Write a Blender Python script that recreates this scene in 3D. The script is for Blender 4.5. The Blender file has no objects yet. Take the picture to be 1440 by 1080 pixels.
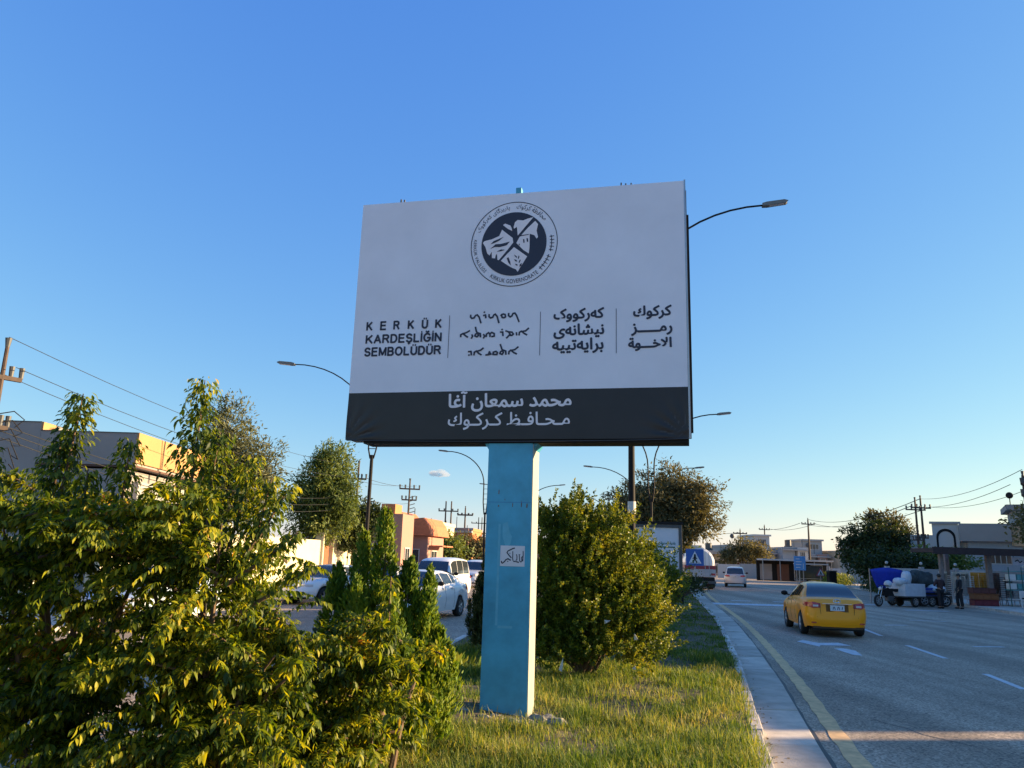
import bpy, math, random
import numpy as np
from mathutils import Vector, Matrix
random.seed(7); RNG = np.random.default_rng(11)
S = bpy.context.scene
col = S.collection
PI = math.pi

# ---------------------------------------------------------------- camera, sky, sun, exposure
EYE = 1.95
PITCH, ROLL = math.radians(12.7), math.radians(1.7)
cd = bpy.data.cameras.new('camera'); cam = bpy.data.objects.new('camera', cd); col.objects.link(cam)
cd.sensor_width = 36; cd.lens = 27.05; cd.clip_end = 6000; cd.clip_start = 0.05
fw = Vector((0, math.cos(PITCH), math.sin(PITCH))); rt = Vector((1, 0, 0)); up = rt.cross(fw)
R_ = rt*math.cos(ROLL)+up*math.sin(ROLL); U_ = up*math.cos(ROLL)-rt*math.sin(ROLL)
M = Matrix((R_, U_, -fw)).transposed().to_4x4(); M.translation = (0, 0, EYE); cam.matrix_world = M
S.camera = cam
SUN_EL = math.radians(13.0); SUN_AZ = math.atan2(0.991, 0.134)   # clockwise from +Y
w = bpy.data.worlds.new("World"); S.world = w; w.use_nodes = True
nt = w.node_tree; bg = nt.nodes['Background']
sky = nt.nodes.new('ShaderNodeTexSky'); sky.sky_type = 'NISHITA'; sky.sun_disc = False
sky.sun_elevation = SUN_EL; sky.sun_rotation = SUN_AZ
sky.air_density = 1.0; sky.dust_density = 0.2; sky.ozone_density = 6.0; sky.altitude = 300
# the camera's tone curve, per channel and the same in every direction: out = gain * (0.15*sky)^power
sep = nt.nodes.new('ShaderNodeSeparateColor'); cmb = nt.nodes.new('ShaderNodeCombineColor'); nt.links.new(sky.outputs[0], sep.inputs[0])
for i, (g_, p_) in enumerate(((2.42,1.03),(1.33,.75),(.99,.27))):
    a_ = nt.nodes.new('ShaderNodeMath'); a_.operation = 'MULTIPLY'; a_.inputs[1].default_value = .15; nt.links.new(sep.outputs[i], a_.inputs[0])
    b_ = nt.nodes.new('ShaderNodeMath'); b_.operation = 'POWER'; b_.inputs[1].default_value = p_; nt.links.new(a_.outputs[0], b_.inputs[0])
    c_ = nt.nodes.new('ShaderNodeMath'); c_.operation = 'MULTIPLY'; c_.inputs[1].default_value = g_/2**1.5/.15; nt.links.new(b_.outputs[0], c_.inputs[0]); nt.links.new(c_.outputs[0], cmb.inputs[i])
# brighter air towards the horizon loses a little blue
rf = nt.nodes.new('ShaderNodeMath'); rf.operation = 'MULTIPLY_ADD'; rf.inputs[1].default_value = -.35*.15; rf.inputs[2].default_value = 1.0; rf.use_clamp = True; nt.links.new(sep.outputs[0], rf.inputs[0])
rg = nt.nodes.new('ShaderNodeMath'); rg.operation = 'MAXIMUM'; rg.inputs[1].default_value = .7; nt.links.new(rf.outputs[0], rg.inputs[0])
rh = nt.nodes.new('ShaderNodeMath'); rh.operation = 'MULTIPLY'; nt.links.new(c_.outputs[0], rh.inputs[0]); nt.links.new(rg.outputs[0], rh.inputs[1]); nt.links.new(rh.outputs[0], cmb.inputs[2])
nt.links.new(cmb.outputs[0], bg.inputs[0]); bg.inputs[1].default_value = 0.15
sd = bpy.data.lights.new('sun', 'SUN'); sd.energy = 5.0; sd.angle = math.radians(0.5); sd.color = (1, .72, .40)
so = bpy.data.objects.new('sun', sd); col.objects.link(so)
sv = Vector((math.sin(SUN_AZ)*math.cos(SUN_EL), math.cos(SUN_AZ)*math.cos(SUN_EL), math.sin(SUN_EL)))
so.rotation_euler = sv.to_track_quat('Z', 'Y').to_euler(); so.location = (60, 10, 30)
S.view_settings.view_transform = 'Standard'; S.view_settings.look = 'None'
S.view_settings.gamma = 1; S.view_settings.exposure = 1.65; S.view_settings.use_curve_mapping = False
S.cycles.max_bounces = 6; S.cycles.transparent_max_bounces = 8

# ---------------------------------------------------------------- materials
MATS = {}
def mat(name, c, rough=.7, metal=0, var=.12, scale=6, bump=0, bscale=60, c2=None, spec=.5, coat=0, rnd=0):
    if name in MATS: return MATS[name]
    m = bpy.data.materials.new(name); m.use_nodes = True; n = m.node_tree; b = n.nodes['Principled BSDF']
    b.inputs['Roughness'].default_value = rough; b.inputs['Metallic'].default_value = metal
    b.inputs['Specular IOR Level'].default_value = spec
    if coat: b.inputs['Coat Weight'].default_value = coat; b.inputs['Coat Roughness'].default_value = .08
    tc = n.nodes.new('ShaderNodeTexCoord')
    no = n.nodes.new('ShaderNodeTexNoise'); no.inputs['Scale'].default_value = scale; no.inputs['Detail'].default_value = 6; no.inputs['Roughness'].default_value = .65
    n.links.new(tc.outputs['Object'], no.inputs['Vector'])
    mx = n.nodes.new('ShaderNodeMix'); mx.data_type = 'RGBA'
    ramp = n.nodes.new('ShaderNodeMapRange'); ramp.inputs[1].default_value = .3; ramp.inputs[2].default_value = .7
    n.links.new(no.outputs[0], ramp.inputs[0]); n.links.new(ramp.outputs[0], mx.inputs[0])
    a = [min(1, x*(1-var)) for x in c]; d = c2 if c2 else [min(1, x*(1+var)) for x in c]
    mx.inputs[6].default_value = (*a, 1); mx.inputs[7].default_value = (*d, 1)
    if rnd:   # pieces of one material differ a little from each other
        oi = n.nodes.new('ShaderNodeObjectInfo'); mrr = n.nodes.new('ShaderNodeMapRange'); mrr.inputs[3].default_value = 1-rnd; mrr.inputs[4].default_value = 1+rnd*.5
        mm_ = n.nodes.new('ShaderNodeMix'); mm_.data_type = 'RGBA'; mm_.blend_type = 'MULTIPLY'; mm_.inputs[0].default_value = 1
        n.links.new(oi.outputs['Random'], mrr.inputs[0]); n.links.new(mx.outputs[2], mm_.inputs[6]); n.links.new(mrr.outputs[0], mm_.inputs[7]); n.links.new(mm_.outputs[2], b.inputs['Base Color'])
    else: n.links.new(mx.outputs[2], b.inputs['Base Color'])
    if bump:
        n2 = n.nodes.new('ShaderNodeTexNoise'); n2.inputs['Scale'].default_value = bscale; n2.inputs['Detail'].default_value = 4
        n.links.new(tc.outputs['Object'], n2.inputs['Vector'])
        bp = n.nodes.new('ShaderNodeBump'); bp.inputs['Strength'].default_value = bump; bp.inputs['Distance'].default_value = .01
        n.links.new(n2.outputs[0], bp.inputs['Height']); n.links.new(bp.outputs[0], b.inputs['Normal'])
    MATS[name] = m; return m

def leafmat(name, cols, trans=.45, rough=.45, patch=1.2):
    """foliage: colour varies leaf by leaf and in patches; part of the light passes through"""
    m = bpy.data.materials.new(name); m.use_nodes = True; n = m.node_tree; b = n.nodes['Principled BSDF']; out = n.nodes['Material Output']
    g = n.nodes.new('ShaderNodeNewGeometry'); oi = n.nodes.new('ShaderNodeObjectInfo')
    add = n.nodes.new('ShaderNodeMath'); add.operation = 'ADD'; fr = n.nodes.new('ShaderNodeMath'); fr.operation = 'FRACT'
    n.links.new(g.outputs['Random Per Island'], add.inputs[0]); n.links.new(oi.outputs['Random'], add.inputs[1]); n.links.new(add.outputs[0], fr.inputs[0])
    no = n.nodes.new('ShaderNodeTexNoise'); no.inputs['Scale'].default_value = patch; no.inputs['Detail'].default_value = 3
    n.links.new(g.outputs['Position'], no.inputs['Vector'])
    ma = n.nodes.new('ShaderNodeMath'); ma.operation = 'MULTIPLY_ADD'; ma.inputs[1].default_value = .62; n.links.new(fr.outputs[0], ma.inputs[0])
    mb = n.nodes.new('ShaderNodeMath'); mb.operation = 'MULTIPLY_ADD'; mb.inputs[1].default_value = 1.2; mb.inputs[2].default_value = -.42
    n.links.new(no.outputs[0], mb.inputs[0]); n.links.new(mb.outputs[0], ma.inputs[2])
    cr = n.nodes.new('ShaderNodeValToRGB'); n.links.new(ma.outputs[0], cr.inputs[0])
    e = cr.color_ramp.elements
    for i, (p, c) in enumerate(cols):
        if i < 2: e[i].position = p; e[i].color = (*c, 1)
        else: q = e.new(p); q.color = (*c, 1)
    n.links.new(cr.outputs[0], b.inputs['Base Color']); b.inputs['Roughness'].default_value = rough; b.inputs['Specular IOR Level'].default_value = .35
    tr = n.nodes.new('ShaderNodeBsdfTranslucent')
    hs = n.nodes.new('ShaderNodeMix'); hs.data_type = 'RGBA'; hs.blend_type = 'MULTIPLY'; hs.inputs[0].default_value = 1; hs.inputs[7].default_value = (1.7, 1.5, .5, 1)
    n.links.new(cr.outputs[0], hs.inputs[6]); n.links.new(hs.outputs[2], tr.inputs[0])
    ms = n.nodes.new('ShaderNodeMixShader'); ms.inputs[0].default_value = trans
    n.links.new(b.outputs[0], ms.inputs[1]); n.links.new(tr.outputs[0], ms.inputs[2]); n.links.new(ms.outputs[0], out.inputs[0])
    MATS[name] = m; return m

leaf_main = leafmat('leaf_ovate', [(0, (.018, .045, .008)), (.3, (.045, .085, .010)), (.6, (.17, .215, .012)), (.84, (.42, .39, .02)), (1.0, (.45, .15, .02))], .5, .5, 1.6)
leaf_bush = leafmat('leaf_bush', [(0, (.028, .060, .008)), (.35, (.08, .125, .014)), (.7, (.20, .22, .022)), (1, (.32, .27, .03))], .3, .5, 1.8)
leaf_thuja = leafmat('leaf_thuja', [(0, (.03, .080, .008)), (.45, (.10, .18, .014)), (1, (.26, .30, .02))], .3, .6, 2.0)
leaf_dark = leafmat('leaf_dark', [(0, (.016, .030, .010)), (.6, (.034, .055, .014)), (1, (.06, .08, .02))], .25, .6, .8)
leaf_euc = leafmat('leaf_eucalyptus', [(0, (.05, .08, .022)), (.5, (.11, .16, .035)), (1, (.21, .23, .05))], .3, .6, .5)
leaf_olive = leafmat('leaf_olive', [(0, (.06, .06, .028)), (.5, (.12, .11, .045)), (1, (.20, .165, .065))], .25, .7, .5)
leaf_grey = leafmat('leaf_greygreen', [(0, (.06, .07, .035)), (.5, (.12, .135, .065)), (1, (.2, .20, .10))], .25, .7, .6)
grass_m = leafmat('grass_blades', [(0, (.035, .085, .012)), (.3, (.08, .145, .018)), (.55, (.17, .22, .03)), (.82, (.36, .34, .09)), (1, (.46, .38, .18))], .35, .6, 1.3)
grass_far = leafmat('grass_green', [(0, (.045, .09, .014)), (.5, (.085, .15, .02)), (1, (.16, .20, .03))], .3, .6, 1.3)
bark = mat('bark', (.13, .085, .05), .9, bump=.5, scale=14)
asphalt = mat('asphalt', (.29, .235, .180), .72, var=.16, scale=.9, bump=.8, bscale=130, spec=.3)
concrete = mat('concrete', (.52, .45, .36), .85, var=.26, scale=2.2, bump=.4, rnd=.22)
kerbm = mat('kerb_concrete', (.55, .50, .44), .85, var=.3, scale=5, bump=.8, bscale=30, rnd=.35)
soil = mat('soil', (.10, .078, .045), .95, var=.35, scale=3, bump=.8, bscale=25)
dirt = mat('dirt', (.20, .17, .125), .95, var=.25, scale=.4, bump=.4, bscale=10)
white_line = mat('road_paint_white', (.55, .56, .57), .7, var=.25, scale=7)
yellow_line = mat('road_paint_yellow', (.66, .42, .19), .7, var=.28, scale=6)
glass = mat('dark_glass', (.03, .038, .045), .06, var=.1, spec=.9)
rubber = mat('rubber', (.018, .018, .018), .8)
chrome = mat('chrome', (.6, .6, .6), .18, 1)
blackm = mat('black_metal', (.014, .013, .013), .7, spec=.2)
darkgrey = mat('dark_grey_metal', (.06, .065, .07), .5)
steel = mat('steel', (.4, .41, .42), .4, .8)
whitep = mat('white_paint', (.74, .75, .76), .25, var=.02, coat=.6)
plaster = mat('plaster_white', (.62, .60, .55), .9, var=.08, scale=1.5)
redlens = mat('red_lens', (.42, .03, .04), .2, coat=.5)
clearlens = mat('clear_lens', (.6, .55, .55), .15, coat=.5)

# ---------------------------------------------------------------- mesh helpers
class MB:
    def __init__(s): s.v = []; s.f = []
    def add(s, vs, fs, mtx=None):
        o = len(s.v)
        s.v += [tuple(mtx @ Vector(p)) if mtx else tuple(p) for p in vs]
        s.f += [tuple(o+i for i in f) for f in fs]; return s
    def box(s, x0, x1, y0, y1, z0, z1, mtx=None):
        vs = [(x0,y0,z0),(x1,y0,z0),(x1,y1,z0),(x0,y1,z0),(x0,y0,z1),(x1,y0,z1),(x1,y1,z1),(x0,y1,z1)]
        return s.add(vs, [(0,3,2,1),(4,5,6,7),(0,1,5,4),(1,2,6,5),(2,3,7,6),(3,0,4,7)], mtx)
    def tube(s, pts, r, n=8, cap=True):
        pts = [Vector(p) for p in pts]; k = len(pts); rs = r if isinstance(r, (list, tuple)) else [r]*k
        vs = []; fs = []; prev = None
        for i, p in enumerate(pts):
            t = (pts[min(i+1,k-1)]-pts[max(i-1,0)])
            t = t.normalized() if t.length > 1e-9 else Vector((0,0,1))
            if prev is None: a = t.orthogonal().normalized()
            else: a = (prev-t*prev.dot(t)); a = a.normalized() if a.length > 1e-6 else t.orthogonal().normalized()
            prev = a; b = t.cross(a)
            for j in range(n):
                q = 2*PI*j/n; vs.append(p+(a*math.cos(q)+b*math.sin(q))*rs[i])
        for i in range(k-1):
            for j in range(n): fs.append((i*n+j, i*n+(j+1)%n, (i+1)*n+(j+1)%n, (i+1)*n+j))
        if cap: fs.append(tuple(range(n-1,-1,-1))); fs.append(tuple((k-1)*n+j for j in range(n)))
        return s.add(vs, fs)
    def prism(s, poly, axis, a, b, mtx=None):
        """poly of 2-D points extruded along axis ('x','y','z') from a to b"""
        def P(u, v, t): return {'x': (t,u,v), 'y': (u,t,v), 'z': (u,v,t)}[axis]
        n = len(poly); vs = [P(u,v,a) for u,v in poly]+[P(u,v,b) for u,v in poly]
        fs = [tuple(range(n)), tuple(range(2*n-1, n-1, -1))]+[(i, (i+1)%n, n+(i+1)%n, n+i) for i in range(n)]
        return s.add(vs, fs, mtx)
    def ball(s, c, rx, ry=None, rz=None, n=10, m=6, mtx=None):
        ry = rx if ry is None else ry; rz = rx if rz is None else rz; vs = []; fs = []
        for i in range(m+1):
            t = PI*i/m
            for j in range(n): p = 2*PI*j/n; vs.append((c[0]+rx*math.sin(t)*math.cos(p), c[1]+ry*math.sin(t)*math.sin(p), c[2]+rz*math.cos(t)))
        for i in range(m):
            for j in range(n): fs.append((i*n+j, (i+1)*n+j, (i+1)*n+(j+1)%n, i*n+(j+1)%n))
        return s.add(vs, fs, mtx)
    def build(s, name, m, parent=None, smooth=False, bevel=0, sub=0):
        me = bpy.data.meshes.new(name); me.from_pydata(s.v, [], s.f); me.materials.append(m)
        if smooth: me.shade_smooth(); me.set_sharp_from_angle(angle=math.radians(40 if smooth is True else smooth))
        o = bpy.data.objects.new(name, me); col.objects.link(o); o.parent = parent
        if bevel: b = o.modifiers.new('bevel', 'BEVEL'); b.width = bevel; b.segments = 2; b.limit_method = 'ANGLE'; b.angle_limit = math.radians(40)
        if sub: q = o.modifiers.new('subsurf', 'SUBSURF'); q.levels = sub; q.render_levels = sub
        return o
def part(name, m, parent, *boxes, smooth=False, bevel=0):
    b = MB()
    for x in boxes: b.box(*x)
    return b.build(name, m, parent, smooth, bevel)
def tag(o, label=None, cat=None, group=None, kind=None):
    if label: o['label'] = label
    if cat: o['category'] = cat
    if group: o['group'] = group
    if kind: o['kind'] = kind
    return o
def thing(name, label, cat, loc=(0,0,0), rz=0, group=None):
    o = bpy.data.objects.new(name, None); col.objects.link(o); o.location = loc; o.rotation_euler = (0,0,rz); o.empty_display_size = .2
    return tag(o, label, cat, group)
def structure(o): o['kind'] = 'structure'; return o
KIDS = {}
def copy_tree(o, parent=None):
    c = o.copy(); col.objects.link(c); c.parent = parent
    for ch in [x for x in allobs if x.parent == o]: copy_tree(ch, c)
    return c
def dup(root, loc, rz, label, group=None, scale=1):
    global allobs
    allobs = list(col.objects); c = copy_tree(root); c.location = loc; c.rotation_euler = (0,0,rz); c['label'] = label
    if group: c['group'] = group
    c.scale = (scale,)*3
    return c

# ---------------------------------------------------------------- foliage helpers
def np_mesh(name, V, F, m, parent=None, smooth=False):
    me = bpy.data.meshes.new(name); V = np.asarray(V, np.float32); F = np.asarray(F, np.int32)
    k = F.shape[1]; me.vertices.add(len(V)); me.vertices.foreach_set('co', V.ravel())
    me.loops.add(F.size); me.loops.foreach_set('vertex_index', F.ravel())
    me.polygons.add(len(F)); me.polygons.foreach_set('loop_start', np.arange(0, F.size, k, dtype=np.int32))
    me.update(calc_edges=True); me.materials.append(m)
    if smooth: me.shade_smooth()
    o = bpy.data.objects.new(name, me); col.objects.link(o); o.parent = parent; return o
def unit(a): return a/np.maximum(np.linalg.norm(a, axis=-1, keepdims=True), 1e-9)
# leaf template: x across, y along, z up (folded along the midrib, tip bent down); quads
LEAF_V = np.array([(0,0,0),(-.30,.25,.07),(-.36,.5,.08),(-.2,.8,-.01),(0,1.05,-.13),(.2,.8,-.01),(.36,.5,.08),(.30,.25,.07),(0,.27,0),(0,.55,-.01),(0,.8,-.05)])
LEAF_F = np.array([(0,8,1,1),(8,9,2,1),(9,10,3,2),(10,4,3,3),(0,7,8,8),(8,7,6,9),(9,6,5,10),(10,5,4,4)])
def tri(F):
    out = []
    for f in F:
        f = list(dict.fromkeys(f))
        out.append(tuple(f[:3]))
        if len(f) == 4: out.append((f[0], f[2], f[3]))
    return np.array(out)
LEAF_T = tri(LEAF_F)
CARD_V = np.array([(-.5,0,0),(.5,0,0),(.42,.6,.06),(0,1,0),(-.42,.6,.06)]); CARD_T = np.array([(0,1,2),(0,2,4),(4,2,3)])
NEED_V = np.array([(-.5,0,0),(.5,0,0),(0,1,0)]); NEED_T = np.array([(0,1,2)])
def frames(D, N):
    """orientation matrices with y along D and z near N"""
    Y = unit(D); X = unit(np.cross(Y, N)); Z = np.cross(X, Y); return np.stack([X, Y, Z], axis=2)
def scatter(name, P, D, N, L, W, m, parent, V=LEAF_V, T=LEAF_T, smooth=False):
    R = frames(D, N); n = len(P)
    v = V[None]*np.stack([W, L, L], 1)[:, None, :]
    v = np.einsum('nij,nkj->nki', R, v)+P[:, None, :]
    f = (T[None]+(np.arange(n)*len(V))[:, None, None]).reshape(-1, 3)
    return np_mesh(name, v.reshape(-1, 3), f, m, parent, smooth)
def twig_leaves(starts, dirs, lens, droop, per, rng, hang=.8, spread=.8):
    """leaves set alternately along drooping twigs -> positions, directions, normals"""
    P = []; D = []; N = []
    for s, d, L in zip(starts, dirs, lens):
        n = max(4, int(per*L)); t = (np.arange(n)+rng.random(n)*.5)/n
        d = d/np.linalg.norm(d)
        pos = s[None]+d[None]*(t*L)[:, None]; pos[:, 2] -= droop*L*t**2
        tang = np.repeat(d[None], n, 0); tang[:, 2] -= 2*droop*t; tang = unit(tang)
        side = unit(np.cross(tang, np.array([0, 0, 1.0])+rng.normal(0, .05, 3)))
        sg = np.where(np.arange(n) % 2 == 0, 1., -1.)[:, None]
        ang = rng.normal(0, .5, n)[:, None]
        ld = tang*.45+side*sg*spread*(1-.4*t[:, None])+np.array([0, 0, -hang])*(.6+.6*rng.random(n)[:, None])+rng.normal(0, .25, (n, 3))
        nm = np.array([0, 0, 1.])+side*sg*.5+rng.normal(0, .3, (n, 3))
        P.append(pos); D.append(ld); N.append(nm)
    return np.concatenate(P), np.concatenate(D), np.concatenate(N)
def crown(name, blobs, count, size, m, parent, seed=0, clump=26, spreadf=.22, aspect=.5, hang=0.2, shell=.55, T='card'):
    rng = np.random.default_rng(seed); vol = np.array([b[3]*b[4]*b[5] for b in blobs]); vol = vol/vol.sum()
    nc = max(8, count//clump); idx = rng.choice(len(blobs), nc, p=vol); B = np.array(blobs)[idx]
    d = unit(rng.normal(0, 1, (nc, 3))); r = shell+(1-shell)*rng.random(nc)**.6
    r = np.where(rng.random(nc) < .28, rng.random(nc)*shell, r)
    lump = 1+.22*np.sin(d[:, 0]*5+seed)+.18*np.sin(d[:, 2]*7+d[:, 1]*6+seed*2)
    c = B[:, :3]+d*(r*lump)[:, None]*B[:, 3:]
    sc = B[:, 3:].mean(1)*spreadf
    k = np.repeat(np.arange(nc), clump)
    P = c[k]+rng.normal(0, 1, (len(k), 3))*sc[k][:, None]*np.array([1, 1, .75])
    out = unit(P-B[k][:, :3]); D = out*.8+rng.normal(0, .7, (len(k), 3))+np.array([0, 0, -hang])
    N = out+rng.normal(0, .5, (len(k), 3))+np.array([0, 0, .4])
    L = size*(.6+.8*rng.random(len(k)))
    if T == 'card': return scatter(name, P, D, N, L, L*aspect, m, parent, CARD_V, CARD_T)
    return scatter(name, P, D, N, L, L*aspect, m, parent)
def trunk_mesh(base, top, r, blobs, parent, n=10, name='trunk', seed=1, limbs=7):
    rng = random.Random(seed); b = MB()
    bx, by, bz = base; pts = []
    for i in range(6):
        t = i/5; pts.append((bx+(top[0]-bx)*t+rng.uniform(-.08,.08)*t, by+(top[1]-by)*t+rng.uniform(-.08,.08)*t, bz-.1+(top[2]-bz+.1)*t))
    b.tube(pts, [r*(1.25-.75*i/5) for i in range(6)], n)
    for i in range(limbs):
        c = blobs[i % len(blobs)]; s = Vector(pts[2+i % 4]); e = Vector((c[0]+rng.uniform(-.5,.5)*c[3], c[1]+rng.uniform(-.5,.5)*c[4], c[2]+rng.uniform(-.1,.5)*c[5]))
        mid = s.lerp(e, .5)+Vector((rng.uniform(-.1,.1), rng.uniform(-.1,.1), -.05*(e-s).length))
        b.tube([s, mid, e], [r*.45, r*.28, r*.1], 6)
    return b.build(name, bark, parent, smooth=True)
def tree(name, label, cat, base, blobs, count, size, m, r=.15, group=None, seed=0, **kw):
    """blobs are given relative to the base"""
    t = thing(name, label, cat, base, 0, group)
    tz = sum(b[2] for b in blobs)/len(blobs); tx = sum(b[0] for b in blobs)/len(blobs); ty = sum(b[1] for b in blobs)/len(blobs)
    trunk_mesh((0,0,0), (tx, ty, tz), r, blobs, t, seed=seed)
    o = crown('crown', blobs, count, size, m, t, seed, **kw); return t
# ---------------------------------------------------------------- ground, roads, kerbs
def interp(tab, y):
    ys = [a for a, b in tab]; xs = [b for a, b in tab]; return float(np.interp(y, ys, xs))
# smooth the tables a little
def smooth(tab):
    Y = np.arange(tab[0][0], tab[-1][0]+.1, 1.0); X = np.interp(Y, [a for a,b in tab], [b for a,b in tab])
    k = 7; Xp = np.pad(X, k//2, mode='reflect', reflect_type='odd'); X = np.convolve(Xp, np.ones(k)/k, 'valid')
    return list(zip(Y.tolist(), X.tolist()))
REDGE = smooth([(-25,-4.2),(0,1.35),(8.3,3.26),(10.4,3.86),(13.9,4.76),(20.4,6.32),(27.6,7.95),(36,9.6),(46.6,11.7),(61.4,14.9),(80,19),(107,25.5),(140,33),(240,58)])
RKERB = smooth([(-25,9.5),(0,15.6),(8.3,17.5),(20,20.4),(37,24.0),(41,24.8),(60,29.3),(80,34.2),(107,40.2),(140,47.5),(240,73)])
MLEFT = smooth([(-25,-5.2),(0,-3.4),(8,-2.5),(13,-1.8),(17.5,-1.15),(22,-.6),(27,.0),(35,1.5),(48,4.1),(60,6.8),(80,11),(107,17.5),(140,25),(240,49)])
LLEFT = smooth([(-25,-14.5),(0,-12),(20,-9.7),(30,-8.4),(40,-6.9),(50,-5.2),(60,-3.3),(80,.3),(107,6),(140,13),(240,37)])
fR = lambda y: interp(REDGE, y); fK = lambda y: interp(RKERB, y); fM = lambda y: interp(MLEFT, y); fL = lambda y: interp(LLEFT, y)
def ribbon(name, fa, fb, y0, y1, z, m, step=1.0, parent=None, nx=1, crownh=0):
    b = MB(); n = int((y1-y0)/step)+1; rows = []
    for i in range(n):
        y = y0+(y1-y0)*i/(n-1); a, c = fa(y), fb(y)
        for j in range(nx+1): b.v.append((a+(c-a)*j/nx, y, z(a+(c-a)*j/nx, y) if callable(z) else z))
    for i in range(n-1):
        for j in range(nx): k = i*(nx+1)+j; b.f.append((k, k+1, k+nx+2, k+nx+1))
    return b.build(name, m, parent)
structure(part('ground', dirt, None, (-900, 900, -300, 2500, -1.2, -.03)))

# asphalt with aggregate, patches and faint tyre tracks
m = asphalt; n = m.node_tree; b_ = n.nodes['Principled BSDF']; mixn = [q for q in n.nodes if q.bl_idname == 'ShaderNodeMix'][0]
tc = [q for q in n.nodes if q.bl_idname == 'ShaderNodeTexCoord'][0]
vo = n.nodes.new('ShaderNodeTexVoronoi'); vo.inputs['Scale'].default_value = 42; n.links.new(tc.outputs['Object'], vo.inputs['Vector'])
cr = n.nodes.new('ShaderNodeValToRGB'); cr.color_ramp.elements[0].position = .0; cr.color_ramp.elements[0].color = (.35,.35,.35,1); cr.color_ramp.elements[1].position = 1; cr.color_ramp.elements[1].color = (1.95,1.9,1.8,1)
n.links.new(vo.outputs['Color'], cr.inputs[0])
mu = n.nodes.new('ShaderNodeMix'); mu.data_type = 'RGBA'; mu.blend_type = 'MULTIPLY'; mu.inputs[0].default_value = 1
n.links.new(mixn.outputs[2], mu.inputs[6]); n.links.new(cr.outputs[0], mu.inputs[7])
st = n.nodes.new('ShaderNodeMapping'); st.inputs['Rotation'].default_value = (0,0,math.radians(12)); st.inputs['Scale'].default_value = (.9,.03,1)
n.links.new(tc.outputs['Object'], st.inputs['Vector']); ns = n.nodes.new('ShaderNodeTexNoise'); ns.inputs['Scale'].default_value = 1.0; ns.inputs['Detail'].default_value = 3
n.links.new(st.outputs[0], ns.inputs['Vector']); mr = n.nodes.new('ShaderNodeMapRange'); mr.inputs[1].default_value=.35; mr.inputs[2].default_value=.65; mr.inputs[3].default_value=.74; mr.inputs[4].default_value=1.25
n.links.new(ns.outputs[0], mr.inputs[0]); mu2 = n.nodes.new('ShaderNodeMix'); mu2.data_type = 'RGBA'; mu2.blend_type = 'MULTIPLY'; mu2.inputs[0].default_value = 1
n.links.new(mu.outputs[2], mu2.inputs[6]); n.links.new(mr.outputs[0], mu2.inputs[7]); n.links.new(mu2.outputs[2], b_.inputs['Base Color'])

rr = structure(ribbon('road', fR, fK, -25, 240, 0, asphalt)); rr['label'] = 'grey asphalt road on the right with the yellow taxi'
rl = structure(ribbon('road', fL, fM, -25, 240, 0, asphalt)); rl['label'] = 'shaded asphalt road on the left behind the shrubs'
structure(ribbon('pavement', fK, lambda y: fK(y)+7.5, -25, 240, .13, concrete))
structure(ribbon('pavement', lambda y: fL(y)-3.2, fL, -25, 240, .13, concrete))
def gz(x, y):
    return .13+.035*math.sin(x*1.7+y*.9)+.03*math.sin(y*1.3-x*.6)+.02*math.sin(x*4.1)*math.sin(y*3.7)
def gzc(x, y):
    e = min(1, max(0, min(fR(y)-.78-x, x-fM(y)-.15)/.5)); return .135+(gz(x,y)-.135+.02)*e
def gzn(X, Y):
    e = np.clip(np.minimum(np.interp(Y, [a for a,b in REDGE],[b for a,b in REDGE])-.78-X, X-np.interp(Y,[a for a,b in MLEFT],[b for a,b in MLEFT])-.15)/.5, 0, 1)
    g = .13+.035*np.sin(X*1.7+Y*.9)+.03*np.sin(Y*1.3-X*.6)+.02*np.sin(X*4.1)*np.sin(Y*3.7)
    return .135+(g-.135+.02)*e
md = structure(ribbon('median', lambda y: fM(y)+.14, lambda y: fR(y)-.755, -25, 150, gzc, soil, step=.5, nx=24))

# kerb stones and gutter slabs along the near side, each a piece
def kerb_run(parent, f, off0, off1, y0, y1, L, z0, z1, m, name, gap=.012, jig=.008, seed=0):
    rng = random.Random(seed); y = y0
    while y < y1:
        l = L*rng.uniform(.96, 1.04); a0, a1 = y+gap/2, min(y+l, y1)-gap/2
        j = rng.uniform(-jig, jig); dz = rng.uniform(-jig, jig)
        xa, xb = f(a0), f(a1)
        vs = [(xa+off0+j,a0,z0),(xa+off1+j,a0,z0),(xb+off1+j,a1,z0),(xb+off0+j,a1,z0),(xa+off0+j,a0,z1+dz),(xa+off1+j,a0,z1+dz),(xb+off1+j,a1,z1+dz),(xb+off0+j,a1,z1+dz)]
        b = MB().add(vs, [(0,3,2,1),(4,5,6,7),(0,1,5,4),(1,2,6,5),(2,3,7,6),(3,0,4,7)])
        o = b.build(name, m, parent, bevel=.012 if y < 22 else 0)
        y += l
k1 = structure(thing('kerb', None, None)); kerb_run(k1, fR, -.765, -.625, 3, 75, .9, -.1, .15, kerbm, 'kerb_stone', gap=.035, jig=.014, seed=1)
k1['label'] = 'chipped pale kerb along the grass on the right'
g1 = structure(thing('gutter', None, None)); kerb_run(g1, fR, -.615, -.01, 3, 60, 2.05, -.1, .022, concrete, 'gutter_slab', gap=.03, jig=.006, seed=2)
k2 = structure(thing('kerb', None, None)); kerb_run(k2, fM, 0, .14, 10, 70, 1.0, -.1, .14, kerbm, 'kerb_stone', seed=3); k2['label'] = 'kerb on the left side of the median'
k3 = structure(thing('kerb', None, None)); kerb_run(k3, fK, 0, .16, 0, 110, 1.6, -.1, .14, kerbm, 'kerb_stone', seed=4); k3['label'] = 'kerb on the far side of the right road'
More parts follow.
